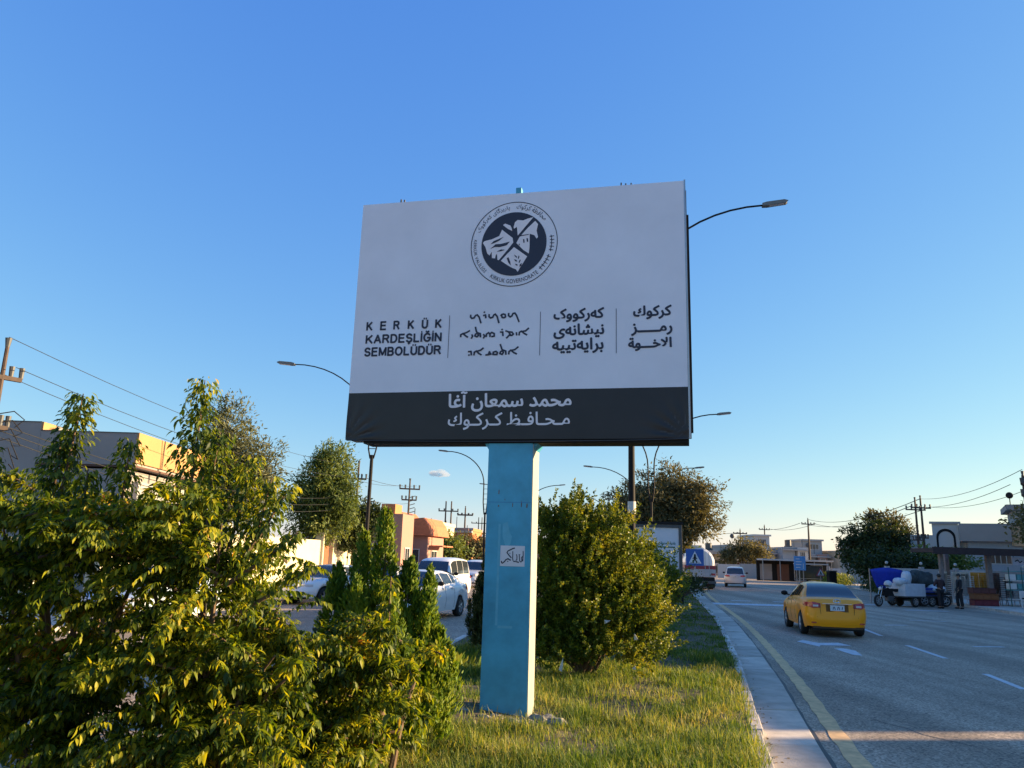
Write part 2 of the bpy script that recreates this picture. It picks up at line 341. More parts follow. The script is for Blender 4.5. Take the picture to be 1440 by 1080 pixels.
k4 = structure(thing('kerb', None, None)); kerb_run(k4, fL, -.16, 0, 10, 80, 1.6, -.1, .14, kerbm, 'kerb_stone', seed=5); k4['label'] = 'kerb on the far side of the left road'

# dark asphalt seam beside the gutter, then painted markings
rm = structure(thing('road_marking', None, None))
ribbon('edge_line', lambda y: fR(y)+.20+.012*math.sin(y*7), lambda y: fR(y)+.41+.012*math.sin(y*5.3+1), 3, 62, .006, yellow_line, step=.25, parent=rm)
tar = mat('tar', (.02,.02,.022), .6)
ribbon('seam', lambda y: fR(y)-.008, lambda y: fR(y)+.035+.02*math.sin(y*3.1)*math.sin(y*1.7), 3, 60, .004, tar, step=.3, parent=rm)
def quad_mark(name, pts, z=.006, m=None):
    return MB().add([(x,y,z) for x,y in pts], [tuple(range(len(pts)))]).build(name, m or white_line, rm)
def dash(x0,y0,x1,y1,w=.13,name='lane_dash'):
    d = Vector((x1-x0,y1-y0)).normalized(); nrm = Vector((-d.y,d.x))*w/2
    return quad_mark(name, [(x0+nrm.x,y0+nrm.y),(x0-nrm.x,y0-nrm.y),(x1-nrm.x,y1-nrm.y),(x1+nrm.x,y1+nrm.y)])
for a in [(8.35,11.2,8.72,13.0),(8.9,13.9,9.38,15.8),(10.0,18.3,10.55,21.1),(11.15,23.8,11.72,26.2),(12.6,29.2,13.1,31.6),(14.0,34.4,14.5,36.9)]: dash(*a)
dash(12.4,21.3,13.3,21.45,.16,'worn_mark'); dash(13.4,28.3,14.3,28.5,.14,'worn_mark'); dash(15.8,31.3,17.2,31.2,.14,'worn_mark')
# worn bent arrow in the near lane
quad_mark('arrow', [(7.72,21.25),(7.86,20.1),(8.02,20.45),(8.85,20.55),(8.8,21.25),(8.2,21.05),(8.05,21.75)])
quad_mark('arrow_stem', [(8.06,19.72),(7.98,18.5),(8.14,18.35),(8.44,19.4),(8.34,19.85)])
# raised crossing bar
bump = MB()
for i in range(9):
    t = i/8; h = .05*math.sin(PI*t)+.007; bump.v += [(10.2, 39.0+1.0*t, h),(15.2, 38.9+1.0*t, h)]
for i in range(8): bump.f.append((2*i,2*i+1,2*i+3,2*i+2))
bump.build('crossing_bar', white_line, rm)
dash(10.4,37.7,15.4,37.5,.10,'crossing_line'); dash(19.5,39.0,21.6,38.9,.35,'worn_mark')
for i in range(5): dash(12.3+i*2.3,43.5,13.4+i*2.3,43.5,.5,'zebra_bar')
# crack in the asphalt
cb = MB(); pts = [(4.9,10.9),(4.95,10.6),(5.08,10.35),(5.1,10.0),(5.22,9.75),(5.35,9.5),(5.42,9.42)]
for i in range(len(pts)-1):
    (xa,ya),(xb,yb) = pts[i],pts[i+1]; ww = .012
    cb.add([(xa-ww,ya,.003),(xa+ww,ya,.003),(xb+ww,yb,.003),(xb-ww,yb,.003)], [(0,1,2,3)])
cb.build('crack', tar, rm)

# ---------------------------------------------------------------- grass of the median
def blades(name, n, y0, y1, power, hmin, hmax, wid, m, seed, xlo=None, skip=True, x_off=(.2,.72)):
    rng = np.random.default_rng(seed); u = rng.random(n)
    y = (y0**(1-power)+u*(y1**(1-power)-y0**(1-power)))**(1/(1-power))
    xa = np.interp(y, [a for a,b in MLEFT],[b for a,b in MLEFT])+x_off[0]; xb = np.interp(y, [a for a,b in REDGE],[b for a,b in REDGE])-x_off[1]
    if xlo is not None: xa = np.maximum(xa, xlo)
    v = rng.random(n); x = xa+(xb-xa)*v
    # tufts: every blade belongs to one of the scattered tuft centres next to it
    nt_ = max(50, n//16); j_ = rng.permutation(n)[:nt_]; srt = np.argsort(y[j_]); cxs, cys = x[j_][srt], y[j_][srt]
    pick = np.clip(np.searchsorted(cys, y)+rng.integers(-2, 3, n), 0, nt_-1); tux, tuy = cxs[pick].copy(), cys[pick].copy(); ths = (pick*.61803) % 1
    loose = rng.random(n) < .35; sg_ = .045*np.maximum(1, y/14)
    x = np.where(loose, x, tux+rng.normal(0, 1, n)*sg_); y = np.where(loose, y, tuy+rng.normal(0, 1, n)*sg_); tux = np.where(loose, x, tux); tuy = np.where(loose, y, tuy)
    x = np.minimum(x, np.interp(y, [a for a,b in REDGE],[b for a,b in REDGE])-x_off[1]+.03)
    cl = (np.sin(x*2.3+y*1.1)+np.sin(y*2.9-x*1.3)+np.sin(x*6.1+1)*np.sin(y*5.2)+2.2)/4.4
    keep = rng.random(n) < (.35+.8*cl)
    # bare ground round the foot of the post
    keep &= ~((((x-.0)/.8)**2+((y-9.5)/.5)**2 < 1) & (rng.random(n) < .9))
    bare = np.sin(x*1.9+y*.7+1)*np.sin(y*1.6-x*.8+2); keep &= ~((bare > .62) & (rng.random(n) < .8))
    x = x[keep]; y = y[keep]; cl = cl[keep]; tux = tux[keep]; tuy = tuy[keep]; ths = ths[keep]; k = len(x)
    x += rng.normal(0,.012,k)
    h = (hmin+(hmax-hmin)*rng.random(k)**1.5)*(.55+.75*cl); wd = wid*(.7+.6*rng.random(k))*np.maximum(1, y/11)
    # tufts: blades lean away from the middle of their tuft
    h *= .5+.85*ths
    a = np.arctan2(y-tuy, x-tux+1e-6)+rng.normal(0,.9,k); lean = np.abs(rng.normal(.5,.4,k)); z = gzn(x,y)-.01
    dx, dy = np.cos(a), np.sin(a); px, py = -dy*wd/2, dx*wd/2
    V = np.zeros((k,5,3)); 
    V[:,0] = np.stack([x-px,y-py,z],1); V[:,1] = np.stack([x+px,y+py,z],1)
    mx_, my_, mz = x+dx*h*lean*.35, y+dy*h*lean*.35, z+h*.6
    V[:,2] = np.stack([mx_+px*.8,my_+py*.8,mz],1); V[:,3] = np.stack([mx_-px*.8,my_-py*.8,mz],1)
    V[:,4] = np.stack([x+dx*h*lean, y+dy*h*lean, z+h*(1-.25*lean**2).clip(.2,1)],1)
    T = np.array([(0,1,2),(0,2,3),(3,2,4)])
    F = (T[None]+(np.arange(k)*5)[:,None,None]).reshape(-1,3)
    o = np_mesh(name, V.reshape(-1,3), F, m); tag(o, kind='stuff'); return o
gg = blades('grass', 170000, 6.2, 16.5, 1.7, .03, .17, .0075, grass_m, 1); tag(gg, 'dry yellow green grass around the foot of the blue post', 'grass')
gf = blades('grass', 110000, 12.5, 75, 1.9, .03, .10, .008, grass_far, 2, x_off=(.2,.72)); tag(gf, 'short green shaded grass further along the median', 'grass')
ge = blades('grass', 16000, 6, 40, 1.7, .02, .09, .006, grass_m, 3, x_off=(0,.66)); 
bpy.data.objects.remove(ge)
# weeds growing at the kerb and behind it
# concrete lump at the foot of the post
cl = MB()
for i,(x,y,rx,ry,rz) in enumerate([(-.50,9.66,.24,.13,.085),(-.14,9.42,.22,.12,.06),(.46,9.40,.2,.12,.08),(.2,9.28,.24,.1,.05),(-.3,9.86,.3,.15,.07),(.62,9.3,.12,.08,.06),(-.72,9.6,.12,.1,.06)]): cl.ball((x,y,.13),rx,ry,rz,12,6)
for i,v in enumerate(cl.v): cl.v[i] = (v[0]+.02*math.sin(v[1]*40+i), v[1]+.02*math.sin(v[0]*37), v[2]+.018*math.sin(v[0]*31+v[1]*27))
fo = cl.build('footing', mat('rubble',(.26,.24,.2),.95,var=.35,scale=8,bump=1,bscale=30)); tag(fo, 'rough concrete footing around the blue billboard post', 'footing')
# ---------------------------------------------------------------- lettering
_ar = {'ا':(0xFE8D,0xFE8E,0,0),'آ':(0xFE81,0xFE82,0,0),'أ':(0xFE83,0xFE84,0,0),'ب':(0xFE8F,0xFE90,0xFE91,0xFE92),'ة':(0xFE94,0xFE94,0,0),'ت':(0xFE95,0xFE96,0xFE97,0xFE98),
 'ح':(0xFEA1,0xFEA2,0xFEA3,0xFEA4),'خ':(0xFEA5,0xFEA6,0xFEA7,0xFEA8),'د':(0xFEA9,0xFEAA,0,0),'ر':(0xFEAD,0xFEAE,0,0),'ز':(0xFEAF,0xFEB0,0,0),'س':(0xFEB1,0xFEB2,0xFEB3,0xFEB4),
 'ش':(0xFEB5,0xFEB6,0xFEB7,0xFEB8),'ظ':(0xFEC5,0xFEC6,0xFEC7,0xFEC8),'ع':(0xFEC9,0xFECA,0xFECB,0xFECC),'غ':(0xFECD,0xFECE,0xFECF,0xFED0),'ف':(0xFED1,0xFED2,0xFED3,0xFED4),
 'ك':(0xFED9,0xFEDA,0xFEDB,0xFEDC),'ک':(0xFB8E,0xFB8F,0xFB90,0xFB91),'گ':(0xFB92,0xFB93,0xFB94,0xFB95),'پ':(0xFB56,0xFB57,0xFB58,0xFB59),'ل':(0xFEDD,0xFEDE,0xFEDF,0xFEE0),
 'م':(0xFEE1,0xFEE2,0xFEE3,0xFEE4),'ن':(0xFEE5,0xFEE6,0xFEE7,0xFEE8),'ه':(0xFEE9,0xFEEA,0xFEEB,0xFEEC),'ە':(0xFEEA,0xFEEA,0,0),'و':(0xFEED,0xFEEE,0,0),'ی':(0xFBFC,0xFBFD,0xFBFE,0xFBFF),
 'ـ':(0x640,0x640,0x640,0x640)}
def shape(s):
    s = s.replace('لا', '\uFEFB'); out = []
    def joinsleft(c): return c in _ar and _ar[c][2] != 0
    for i, c in enumerate(s):
        p = s[i-1] if i else ' '; q = s[i+1] if i+1 < len(s) else ' '
        if c == '\uFEFB': out.append('\uFEFC' if joinsleft(p) else c); continue
        if c not in _ar: out.append(c); continue
        a = joinsleft(p); b = joinsleft(c) and (q in _ar or q == '\uFEFB')
        out.append(chr(_ar[c][3 if a and b else 1 if a else 2 if b else 0]))
    return ''.join(reversed(out))
def glyph_mesh(s, spacing=1.0):
    """flat outline of a word as (verts, faces); each separate piece steps forward a hair"""
    c = bpy.data.curves.new('t', 'FONT'); c.body = s; c.size = 1; c.resolution_u = 8; c.space_character = spacing
    o = bpy.data.objects.new('t', c); col.objects.link(o); bpy.context.view_layer.update()
    me = bpy.data.meshes.new_from_object(o.evaluated_get(bpy.context.evaluated_depsgraph_get()))
    V = [tuple(v.co) for v in me.vertices]; F = [tuple(p.vertices) for p in me.polygons]
    bpy.data.objects.remove(o); bpy.data.curves.remove(c); bpy.data.meshes.remove(me)
    par = list(range(len(V)))
    def find(a):
        while par[a] != a: par[a] = par[par[a]]; a = par[a]
        return a
    for f in F:
        for a in f[1:]: par[find(a)] = find(f[0])
    ids = {}; Z = [ids.setdefault(find(i), len(ids)) for i in range(len(V))]
    return [(v[0], v[1], Z[i] % 5) for i, v in enumerate(V)], F
class Board:
    """flat print on a plane: u to the right, v up, a hair proud of the sheet"""
    def __init__(s, bold=.0): s.mb = MB()
    def text(s, word, u0, u1, v0, h=None, bold=0, spacing=1.0, z=.004, arabic=True, vshift=0):
        V, F = glyph_mesh(shape(word) if arabic else word, spacing)
        x0 = min(v[0] for v in V); x1 = max(v[0] for v in V); k = (u1-u0)/(x1-x0)
        if h is None: ky = k
        else:
            y0 = min(v[1] for v in V); y1 = max(v[1] for v in V); ky = h/(y1-y0); v0 = v0-y0*ky if vshift else v0
        offs = [(0,0)]+([(math.cos(a)*bold, math.sin(a)*bold) for a in [i*PI/4 for i in range(8)]] if bold else [])
        for i, (ox, oy) in enumerate(offs):
            s.mb.add([(u0+(x-x0)*k+ox, v0+y*ky+oy, z+zi*.0002+i*.001/9+.00002*i) for x, y, zi in V], F)
        return s
    def stroke(s, pts, w=.012, z=.004):
        for i in range(len(pts)-1):
            a = Vector(pts[i]); b = Vector(pts[i+1]); d = (b-a); L = d.length; d = d/max(L,1e-6); n = Vector((-d.y, d.x))*w*.6; e = d*w*.35
            zz = z+.0003*(i % 3)
            q = [a-n-e, b-n+e, b+n+e, a+n-e]; s.mb.add([(p.x, p.y, zz) for p in q], [(0,1,2,3)])
        return s
    def poly(s, pts, z=.004): s.mb.add([(x,y,z) for x,y in pts], [tuple(range(len(pts)))]); return s
    def ring(s, cx, cy, r0, r1, z=.004, n=72, sx=1, sy=1):
        vs = []; fs = []
        for i in range(n):
            a = 2*PI*i/n; vs += [(cx+sx*r0*math.cos(a), cy+sy*r0*math.sin(a), z), (cx+sx*r1*math.cos(a), cy+sy*r1*math.sin(a), z)]
        for i in range(n): j = (i+1) % n; fs.append((2*i, 2*i+1, 2*j+1, 2*j))
        s.mb.add(vs, fs); return s
    def arc_text(s, word, cx, cy, r, a_mid, span, h, inward=False, arabic=True, z=.005):
        """letters bent round a circle; inward: feet towards the rim (bottom of the ring)"""
        V, F = glyph_mesh(shape(word) if arabic else word, 1.05)
        x0 = min(v[0] for v in V); x1 = max(v[0] for v in V); y0 = min(v[1] for v in V); y1 = max(v[1] for v in V)
        out = []
        for x, y, zi in V:
            t = (x-x0)/(x1-x0)-.5; hh = (y-y0)/(y1-y0)-.5
            if inward: a = a_mid+t*span; rr = r-hh*h
            else: a = a_mid-t*span; rr = r+hh*h
            out.append((cx+rr*math.cos(a), cy+rr*math.sin(a), z+zi*.0002))
        s.mb.add(out, F); return s
    def build(s, name, m, parent, origin, u, scale=1):
        """print turned upright: u along the board, normal towards the viewer"""
        U = Vector(u).normalized(); N = U.cross(Vector((0,0,1)))
        mt = Matrix((U, Vector((0,0,1)), N)).transposed().to_4x4(); mt.translation = Vector(origin)
        o = s.mb.build(name, m, parent); o.data.transform(mt); return o

# ---------------------------------------------------------------- billboard
BW, BH = 4.43, 3.36
bb = thing('billboard', 'big white and black billboard with round emblem on a blue steel post', 'billboard', (0, 0, 0))
O = Vector((-2.18, 10.1, 3.40)); BU = Vector((4.32, -1.0, 0)).normalized(); BN = BU.cross(Vector((0,0,1)))
bm_ = Matrix((BU, Vector((0,0,1)), BN)).transposed().to_4x4(); bm_.translation = O   # board space: x right, y up, z out of the face
vinyl = mat('vinyl_white', (.76,.76,.82), .6, var=.06, scale=.9, bump=.12, bscale=7)
vinyl_k = mat('vinyl_black', (.013,.011,.012), .45, var=.3, scale=2, bump=.25, bscale=5)
ink = mat('ink_navy', (.022,.027,.05), .6, var=.05)
inkw = mat('ink_white', (.80,.74,.76), .6, var=.03)
frm = mat('board_frame', (.035,.035,.04), .5)
teal = mat('teal_paint', (.065,.35,.50), .5, var=.22, scale=2.2, bump=.12, bscale=18)
_el = lambda cx,cy,rx,ry,a0,a1,n=14: [(cx+rx*math.cos(math.radians(a0+(a1-a0)*i/n)), cy+ry*math.sin(math.radians(a0+(a1-a0)*i/n))) for i in range(n+1)]
_U = [[(0,1),(0,.36)]+_el(.33,.36,.33,.36,180,360)+[(.66,1)]]
SANS = {'K':(.72,[[(0,0),(0,1)],[(.68,1),(0,.36)],[(.24,.58),(.72,0)]]),'E':(.62,[[(0,0),(0,1)],[(0,1),(.6,1)],[(0,.53),(.56,.53)],[(0,0),(.62,0)]]),
 'R':(.70,[[(0,0),(0,1)],[(0,1),(.4,1)]+_el(.4,.76,.25,.24,90,-90)+[(0,.52)],[(.4,.5),(.70,0)]]),'U':(.66,_U),'Ü':(.66,_U+[[(.18,1.24),(.2,1.24)],[(.47,1.24),(.49,1.24)]]),
 'A':(.76,[[(0,0),(.38,1),(.76,0)],[(.14,.32),(.62,.32)]]),'D':(.68,[[(0,0),(0,1)],[(0,1),(.3,1)]+_el(.3,.5,.38,.5,90,-90)+[(0,0)]]),
 'S':(.62,[_el(.31,.75,.29,.25,20,270)+_el(.31,.25,.31,.25,90,-160)]),'Ş':(.62,[_el(.31,.75,.29,.25,20,270)+_el(.31,.25,.31,.25,90,-160),[(.31,-.05),(.36,-.18),(.24,-.26)]]),
 'L':(.56,[[(0,1),(0,0),(.56,0)]]),'İ':(.0,[[(0,0),(0,1)],[(-.01,1.24),(.01,1.24)]]),'Ğ':(.74,[_el(.38,.5,.38,.5,40,340)+[(.74,.46),(.42,.46)],[(.22,1.3),(.38,1.19),(.54,1.3)]]),
 'N':(.66,[[(0,0),(0,1)],[(0,1),(.66,0)],[(.66,0),(.66,1)]]),'M':(.80,[[(0,0),(0,1)],[(0,1),(.4,.06)],[(.4,.06),(.8,1)],[(.8,1),(.8,0)]]),
 'B':(.64,[[(0,0),(0,1)],[(0,1),(.36,1)]+_el(.36,.76,.23,.24,90,-90)+[(0,.52)],[(.36,.52)]+_el(.38,.26,.26,.26,90,-90)+[(0,0)]]),'O':(.80,[_el(.40,.5,.40,.5,0,360,22)])}
def sans(B, word, u0, u1, v0, h, w=.0215):
    """bold grotesque capitals drawn as strokes between u0 and u1"""
    tot = sum(SANS[c][0] for c in word); n = len(word); W = u1-u0-w
    k = min((W/(tot+.34*(n-1))) if n > 1 else W/tot, h*1.1); gap = (W-k*tot)/max(1,n-1); x = u0+w/2; hh = h-w
    for i, c in enumerate(word):
        for st in SANS[c][1]: B.stroke([(x+p[0]*k, v0+w/2+p[1]*hh) for p in st], w, z=.004+.0012*(i%2))
        x += SANS[c][0]*k+gap
# sheet: gently slack vinyl with creases at the lower corners
def sheet(u0,u1,v0,v1,nu,nv,zf,name,m):
    b = MB()
    for j in range(nv+1):
        for i in range(nu+1): u = u0+(u1-u0)*i/nu; v = v0+(v1-v0)*j/nv; b.v.append((u,v,zf(u,v)))
    for j in range(nv):
        for i in range(nu): k = j*(nu+1)+i; b.f.append((k,k+1,k+nu+2,k+nu+1))
    o = b.build(name, m, bb, smooth=60); o.data.transform(bm_); return o
def slack(u, v):
    z = .0
    for (cu, cv, s) in ((0,0,1),(BW,0,-1)):
        d = math.hypot(u-cu, v-cv); a = math.atan2(v-cv, abs(u-cu)+1e-6)
        if d < .8: z += .011*math.sin(a*17)*math.exp(-((d-.22)/.22)**2)
    return z
for (n_, m_, a, b) in (('banner_white', vinyl, .632, BH), ('banner_black', vinyl_k, 0, .632)):
    sheet(0, BW, a, b, 110, 40 if a else 22, (lambda u,v: slack(u,v)) if not a else (lambda u,v: .0016*math.sin(u*2.1+v*1.7)*math.sin(v*1.3+.7)+.0008*math.sin(u*7.3-v*2.2)+.0006*math.sin(u*19+v*6)*math.exp(-((v-1.9)/.8)**2)), n_, m_)
def bpart(name, m, *boxes, bevel=0):
    o = part(name, m, bb, *boxes, bevel=bevel); o.data.transform(bm_); return o
bpart('frame', frm, (.012,BW-.012,.012,BH-.012,-.32,-.006))
bpart('edge_strip', steel, (BW+.001,BW+.022,.0,BH+.012,-.05,.004)); bpart('edge_strip', mat('strip_dark',(.09,.075,.06),.6), (BW+.001,BW+.03,.02,BH-.1,-.17,-.08)); bpart('edge_strip', steel, (BW+.001,BW+.016,.04,BH-.2,-.225,-.19))
bpart('back_flap', blackm, (BW-.01,BW+.055,.12,BH-.34,-.36,-.30)); bpart('bottom_rail', blackm, (.25,BW,-.045,.010,-.34,-.02))
hem = MB(); hem.tube([(0.02,-.004,.004),(1.2,-.022,.004),(2.3,-.03,.004),(3.6,-.022,.004),(BW,-.004,.004)], .007, 6); hem.build('hem_rope', frm, bb).data.transform(bm_)
for (u, hgt) in ((.55,.05),(.60,.04),(3.62,.045),(3.68,.03),(3.75,.03)): bpart('tie', darkgrey, (u,u+.018,BH,BH+hgt,-.03,-.01))
P_ = Board()
P_.text('K E R K Ü K', .178, 1.255, 1.503, h=None, bold=.012, arabic=False)
P_ = Board()
for ch, u in zip('KERKÜK', (.183,.383,.573,.778,.975,1.165)):
    sans(P_, ch, u, u+.088, 1.497, .125)
sans(P_, 'KARDEŞLİĞİN', .186, 1.262, 1.311, .125); sans(P_, 'SEMBOLÜDÜR', .18, 1.262, 1.134, .125)
P_.text('کەرکووک', 2.766, 3.406, 1.556, bold=.0065); P_.text('نیشانەی', 2.77, 3.407, 1.338, bold=.0065); P_.text('برایەتییە', 2.755, 3.40, 1.142, bold=.0065)
P_.text('كركوك', 3.781, 4.247, 1.553, bold=.0065); P_.text('رمـــــز', 3.754, 4.251, 1.345, bold=.0065); P_.text('الاخـــوة', 3.718, 4.24, 1.143, bold=.0065)
SYR= [[(1.651, 1.657), (1.65, 1.632), (1.669, 1.611), (1.698, 1.618), (1.717, 1.65), (1.741, 1.657), (1.766, 1.628), (1.794, 1.545)], [(1.826, 1.645), (1.854, 1.652), (1.858, 1.611)], [(1.832, 1.692), (1.839, 1.688)], [(1.902, 1.654), (1.901, 1.626), (1.924, 1.607), (1.952, 1.616), (1.967, 1.648), (1.986, 1.657), (2.011, 1.625), (2.037, 1.539)], [(2.063, 1.631), (2.071, 1.647), (2.094, 1.654), (2.118, 1.647), (2.124, 1.613), (2.104, 1.603), (2.08, 1.608), (2.071, 1.631)], [(2.166, 1.659), (2.164, 1.631), (2.187, 1.61), (2.211, 1.625), (2.225, 1.657), (2.249, 1.66), (2.27, 1.631), (2.306, 1.541)], [(1.526, 1.364), (1.525, 1.392), (1.556, 1.408), (1.594, 1.374), (1.62, 1.357)], [(1.561, 1.407), (1.609, 1.422), (1.644, 1.443)], [(1.679, 1.387), (1.688, 1.366), (1.673, 1.339)], [(1.723, 1.487), (1.737, 1.433), (1.768, 1.376), (1.749, 1.356), (1.72, 1.369), (1.727, 1.393), (1.763, 1.408), (1.791, 1.399), (1.797, 1.354)], [(1.836, 1.385), (1.853, 1.364), (1.838, 1.337)], [(1.873, 1.356), (1.876, 1.388), (1.903, 1.407), (1.924, 1.386), (1.925, 1.354)], [(1.916, 1.386), (1.947, 1.409), (1.98, 1.392), (1.981, 1.356), (1.949, 1.353)], [(2.063, 1.409), (2.094, 1.408), (2.098, 1.36)], [(2.081, 1.445), (2.088, 1.441)], [(2.134, 1.423), (2.17, 1.409), (2.194, 1.376), (2.148, 1.326)], [(2.17, 1.409), (2.217, 1.403), (2.238, 1.375), (2.218, 1.359), (2.179, 1.361)], [(2.277, 1.393), (2.281, 1.361)], [(2.313, 1.36), (2.316, 1.396), (2.343, 1.411), (2.383, 1.377), (2.415, 1.36)], [(2.347, 1.407), (2.398, 1.413), (2.436, 1.447)], [(1.64, 1.158), (1.676, 1.161), (1.682, 1.113)], [(1.646, 1.112), (1.653, 1.111)], [(1.718, 1.112), (1.721, 1.148), (1.748, 1.163), (1.782, 1.13), (1.815, 1.111)], [(1.753, 1.159), (1.804, 1.173), (1.839, 1.2)], [(1.878, 1.107), (1.91, 1.11), (1.925, 1.15), (1.942, 1.113)], [(1.91, 1.11), (1.95, 1.117)], [(1.974, 1.108), (1.977, 1.14), (2.012, 1.151), (2.032, 1.134), (2.025, 1.107), (1.982, 1.11)], [(2.068, 1.241), (2.086, 1.188), (2.111, 1.132), (2.096, 1.107), (2.064, 1.121), (2.075, 1.145), (2.11, 1.164), (2.142, 1.151), (2.146, 1.107)], [(2.183, 1.11), (2.186, 1.141), (2.209, 1.161), (2.249, 1.128), (2.285, 1.109)], [(2.213, 1.156), (2.263, 1.167), (2.305, 1.201)]]
for st in SYR: P_.stroke(st, .019)
for u in (1.361, 2.589, 3.564): P_.poly([(u-.0035,1.08),(u+.0035,1.08),(u+.0035,1.665),(u-.0035,1.665)])
P_.build('lettering', ink, bb, O, BU)
Q = Board()
Q.text('محمد سمعان آغا', 1.408, 3.002, .419, bold=.0065); Q.text('مـحـافـظ کـرکـوك'.replace('ک','ك'), 1.409, 2.987, .18, bold=.0035)
Q.build('lettering', inkw, bb, O, BU)
# round emblem
cx, cy = 2.205, 2.632
E = Board(); E.ring(cx, cy, .592, .603, sx=.985); 
E.poly([(cx+.452*.985*math.cos(2*PI*i/64), cy+.452*math.sin(2*PI*i/64)) for i in range(64)], z=.004)
E.arc_text('KIRKUK GOVERNORATE', cx, cy, .528, math.radians(-88), 1.28, .058, inward=True, arabic=False)
E.arc_text('KERKÜK VALİLİĞİ', cx, cy, .528, math.radians(198), .95, .056, inward=True, arabic=False)
E.arc_text('پاریزگای کەرکووک', cx, cy, .528, math.radians(128), 1.06, .085)
E.arc_text('محافظة كركوك', cx, cy, .528, math.radians(62), .88, .09)
for k in range(11):
    a = math.radians(8-k*5.2)
    if k == 5: continue
    c, s_ = math.cos(a), math.sin(a); tt = (-s_, c)
    E.stroke([(cx+c*.50*.985, cy+s_*.50),(cx+c*.555*.985, cy+s_*.555)], .008, z=.005); E.stroke([(cx+c*.51+tt[0]*.02, cy+s_*.51+tt[1]*.02),(cx+c*.515-tt[0]*.02, cy+s_*.515-tt[1]*.02)], .009, z=.0058)
E.build('emblem_disc', ink, bb, O, BU)
W_ = Board()
for pl in ([(2.049,2.909),(2.08,2.927),(2.151,2.895),(2.170,2.86),(2.179,2.814),(2.115,2.851)],
 [(2.204,2.845),(2.197,2.866),(2.214,2.938),(2.251,2.968),(2.327,2.956),(2.389,2.978),(2.465,2.993),(2.355,2.861),(2.257,2.742),(2.243,2.869)],
 [(2.491,2.938),(2.53,2.888),(2.513,2.797),(2.534,2.704),(2.515,2.681),(2.483,2.733),(2.42,2.758),(2.422,2.567),(2.414,2.479),(2.338,2.533),(2.241,2.638),(2.283,2.721),(2.393,2.845)],
 [(2.039,2.841),(2.104,2.786),(2.188,2.714),(2.199,2.647),(2.112,2.534),(2.008,2.407),(1.989,2.417),(1.98,2.503),(1.962,2.478),(1.957,2.436),(1.912,2.444),(1.906,2.534),(1.879,2.483),(1.846,2.511),(1.817,2.606),(1.778,2.668),(1.801,2.693),(1.902,2.713),(2.003,2.753)],
 [(2.211,2.581),(2.276,2.531),(2.393,2.439),(2.349,2.363),(2.295,2.276),(2.271,2.228),(2.245,2.266),(2.195,2.288),(2.118,2.338),(2.037,2.398),(2.113,2.482)]): W_.poly(pl, z=.0065)
W_.build('emblem_shapes', inkw, bb, O, BU)
D_ = Board()
for pl in ([(1.886,2.641),(1.929,2.685),(1.992,2.707),(2.067,2.738),(2.005,2.686),(1.943,2.657)],[(1.886,2.575),(1.956,2.637),(2.032,2.638),(2.152,2.663),(2.109,2.613),(2.021,2.593),(1.945,2.598)],[(1.973,2.53),(2.035,2.559),(2.092,2.549),(2.036,2.533)],
 [(2.332,2.684),(2.349,2.687),(2.354,2.637),(2.338,2.632)],[(2.378,2.695),(2.396,2.697),(2.404,2.647),(2.385,2.642)],[(2.273,2.623),(2.285,2.626),(2.291,2.602),(2.279,2.6)],[(2.245,2.736),(2.307,2.745),(2.408,2.754),(2.408,2.744),(2.308,2.732),(2.27,2.719)],
 [(2.214,2.476),(2.253,2.447),(2.256,2.421),(2.228,2.449)],[(2.216,2.41),(2.254,2.395),(2.261,2.369),(2.23,2.383)],[(2.231,2.344),(2.262,2.336),(2.269,2.316),(2.244,2.32)],[(2.277,2.459),(2.29,2.445),(2.279,2.407),(2.269,2.42)],[(2.292,2.393),(2.31,2.398),(2.293,2.354),(2.28,2.354)],[(2.115,2.429),(2.14,2.441),(2.167,2.374),(2.175,2.322),(2.142,2.363)],[(2.294,2.328),(2.324,2.352),(2.319,2.313),(2.294,2.295)]): D_.poly(pl, z=.009)
D_.build('emblem_details', ink, bb, O, BU)
# post, in board space (u centred 2.235)
PC = 2.238; PW = .285
post = part('post', teal, bb, (PC-PW, PC+PW, -3.42, -.046, -.42, -.03), bevel=.004); post.data.transform(bm_)
sunlit_tone = mat('post_side_sunlit', (.34,.35,.31), .6, var=.12, scale=4)  # right side of the post: its sunlit paleness is put into the colour
o = part('sunlit_side', sunlit_tone, bb, (PC+PW+.001, PC+PW+.008, -3.42, -.06, -.415, -.035)); o.data.transform(bm_)
for sgn in (-1, 1):
    b = MB(); x = PC+sgn*PW; b.prism([(x,-.046),(x+sgn*.06,-.046),(x,-.13)], 'z', -.4, -.06); b.build('bracket', teal, bb).data.transform(bm_)
bpart('weld_seam', mat('teal_dark',(.04,.2,.42),.5), (PC-PW+.004,PC+PW-.004,-.787,-.780,-.031,-.0285))
bpart('post_cap', teal, (PC-.05,PC+.03,BH+.001,BH+.14,-.2,-.1), bevel=.01)
for u in (-.2,-.05,.15,.22):
    b = MB(); b.prism([(PC+u,-3.42),(PC+u+.05,-3.42),(PC+u+.005,-3.26)], 'z', -.028, -.01); b.build('foot_gusset', mat('teal_dark',(.04,.2,.42),.5), bb).data.transform(bm_)
patch = mat('faded_paint', (.12,.42,.55), .6, var=.1, scale=9)
b = Board(); 
for (x0,x1,y0,y1) in ((-.13,-.10,-2.25,-1.05),(-.10,.08,-2.28,-2.25)): b.poly([(PC+x0,y0),(PC+x1,y0),(PC+x1+.004,y1),(PC+x0+.006,y1)], z=-.0285)
b.poly([(PC-.07,-1.2),(PC-.03,-1.32),(PC+.03,-1.3),(PC+.05,-1.2),(PC+.02,-1.15),(PC-.01,-1.02),(PC-.07,-1.05)], z=-.0285)
b.build('paint_patch', patch, bb, O, BU)
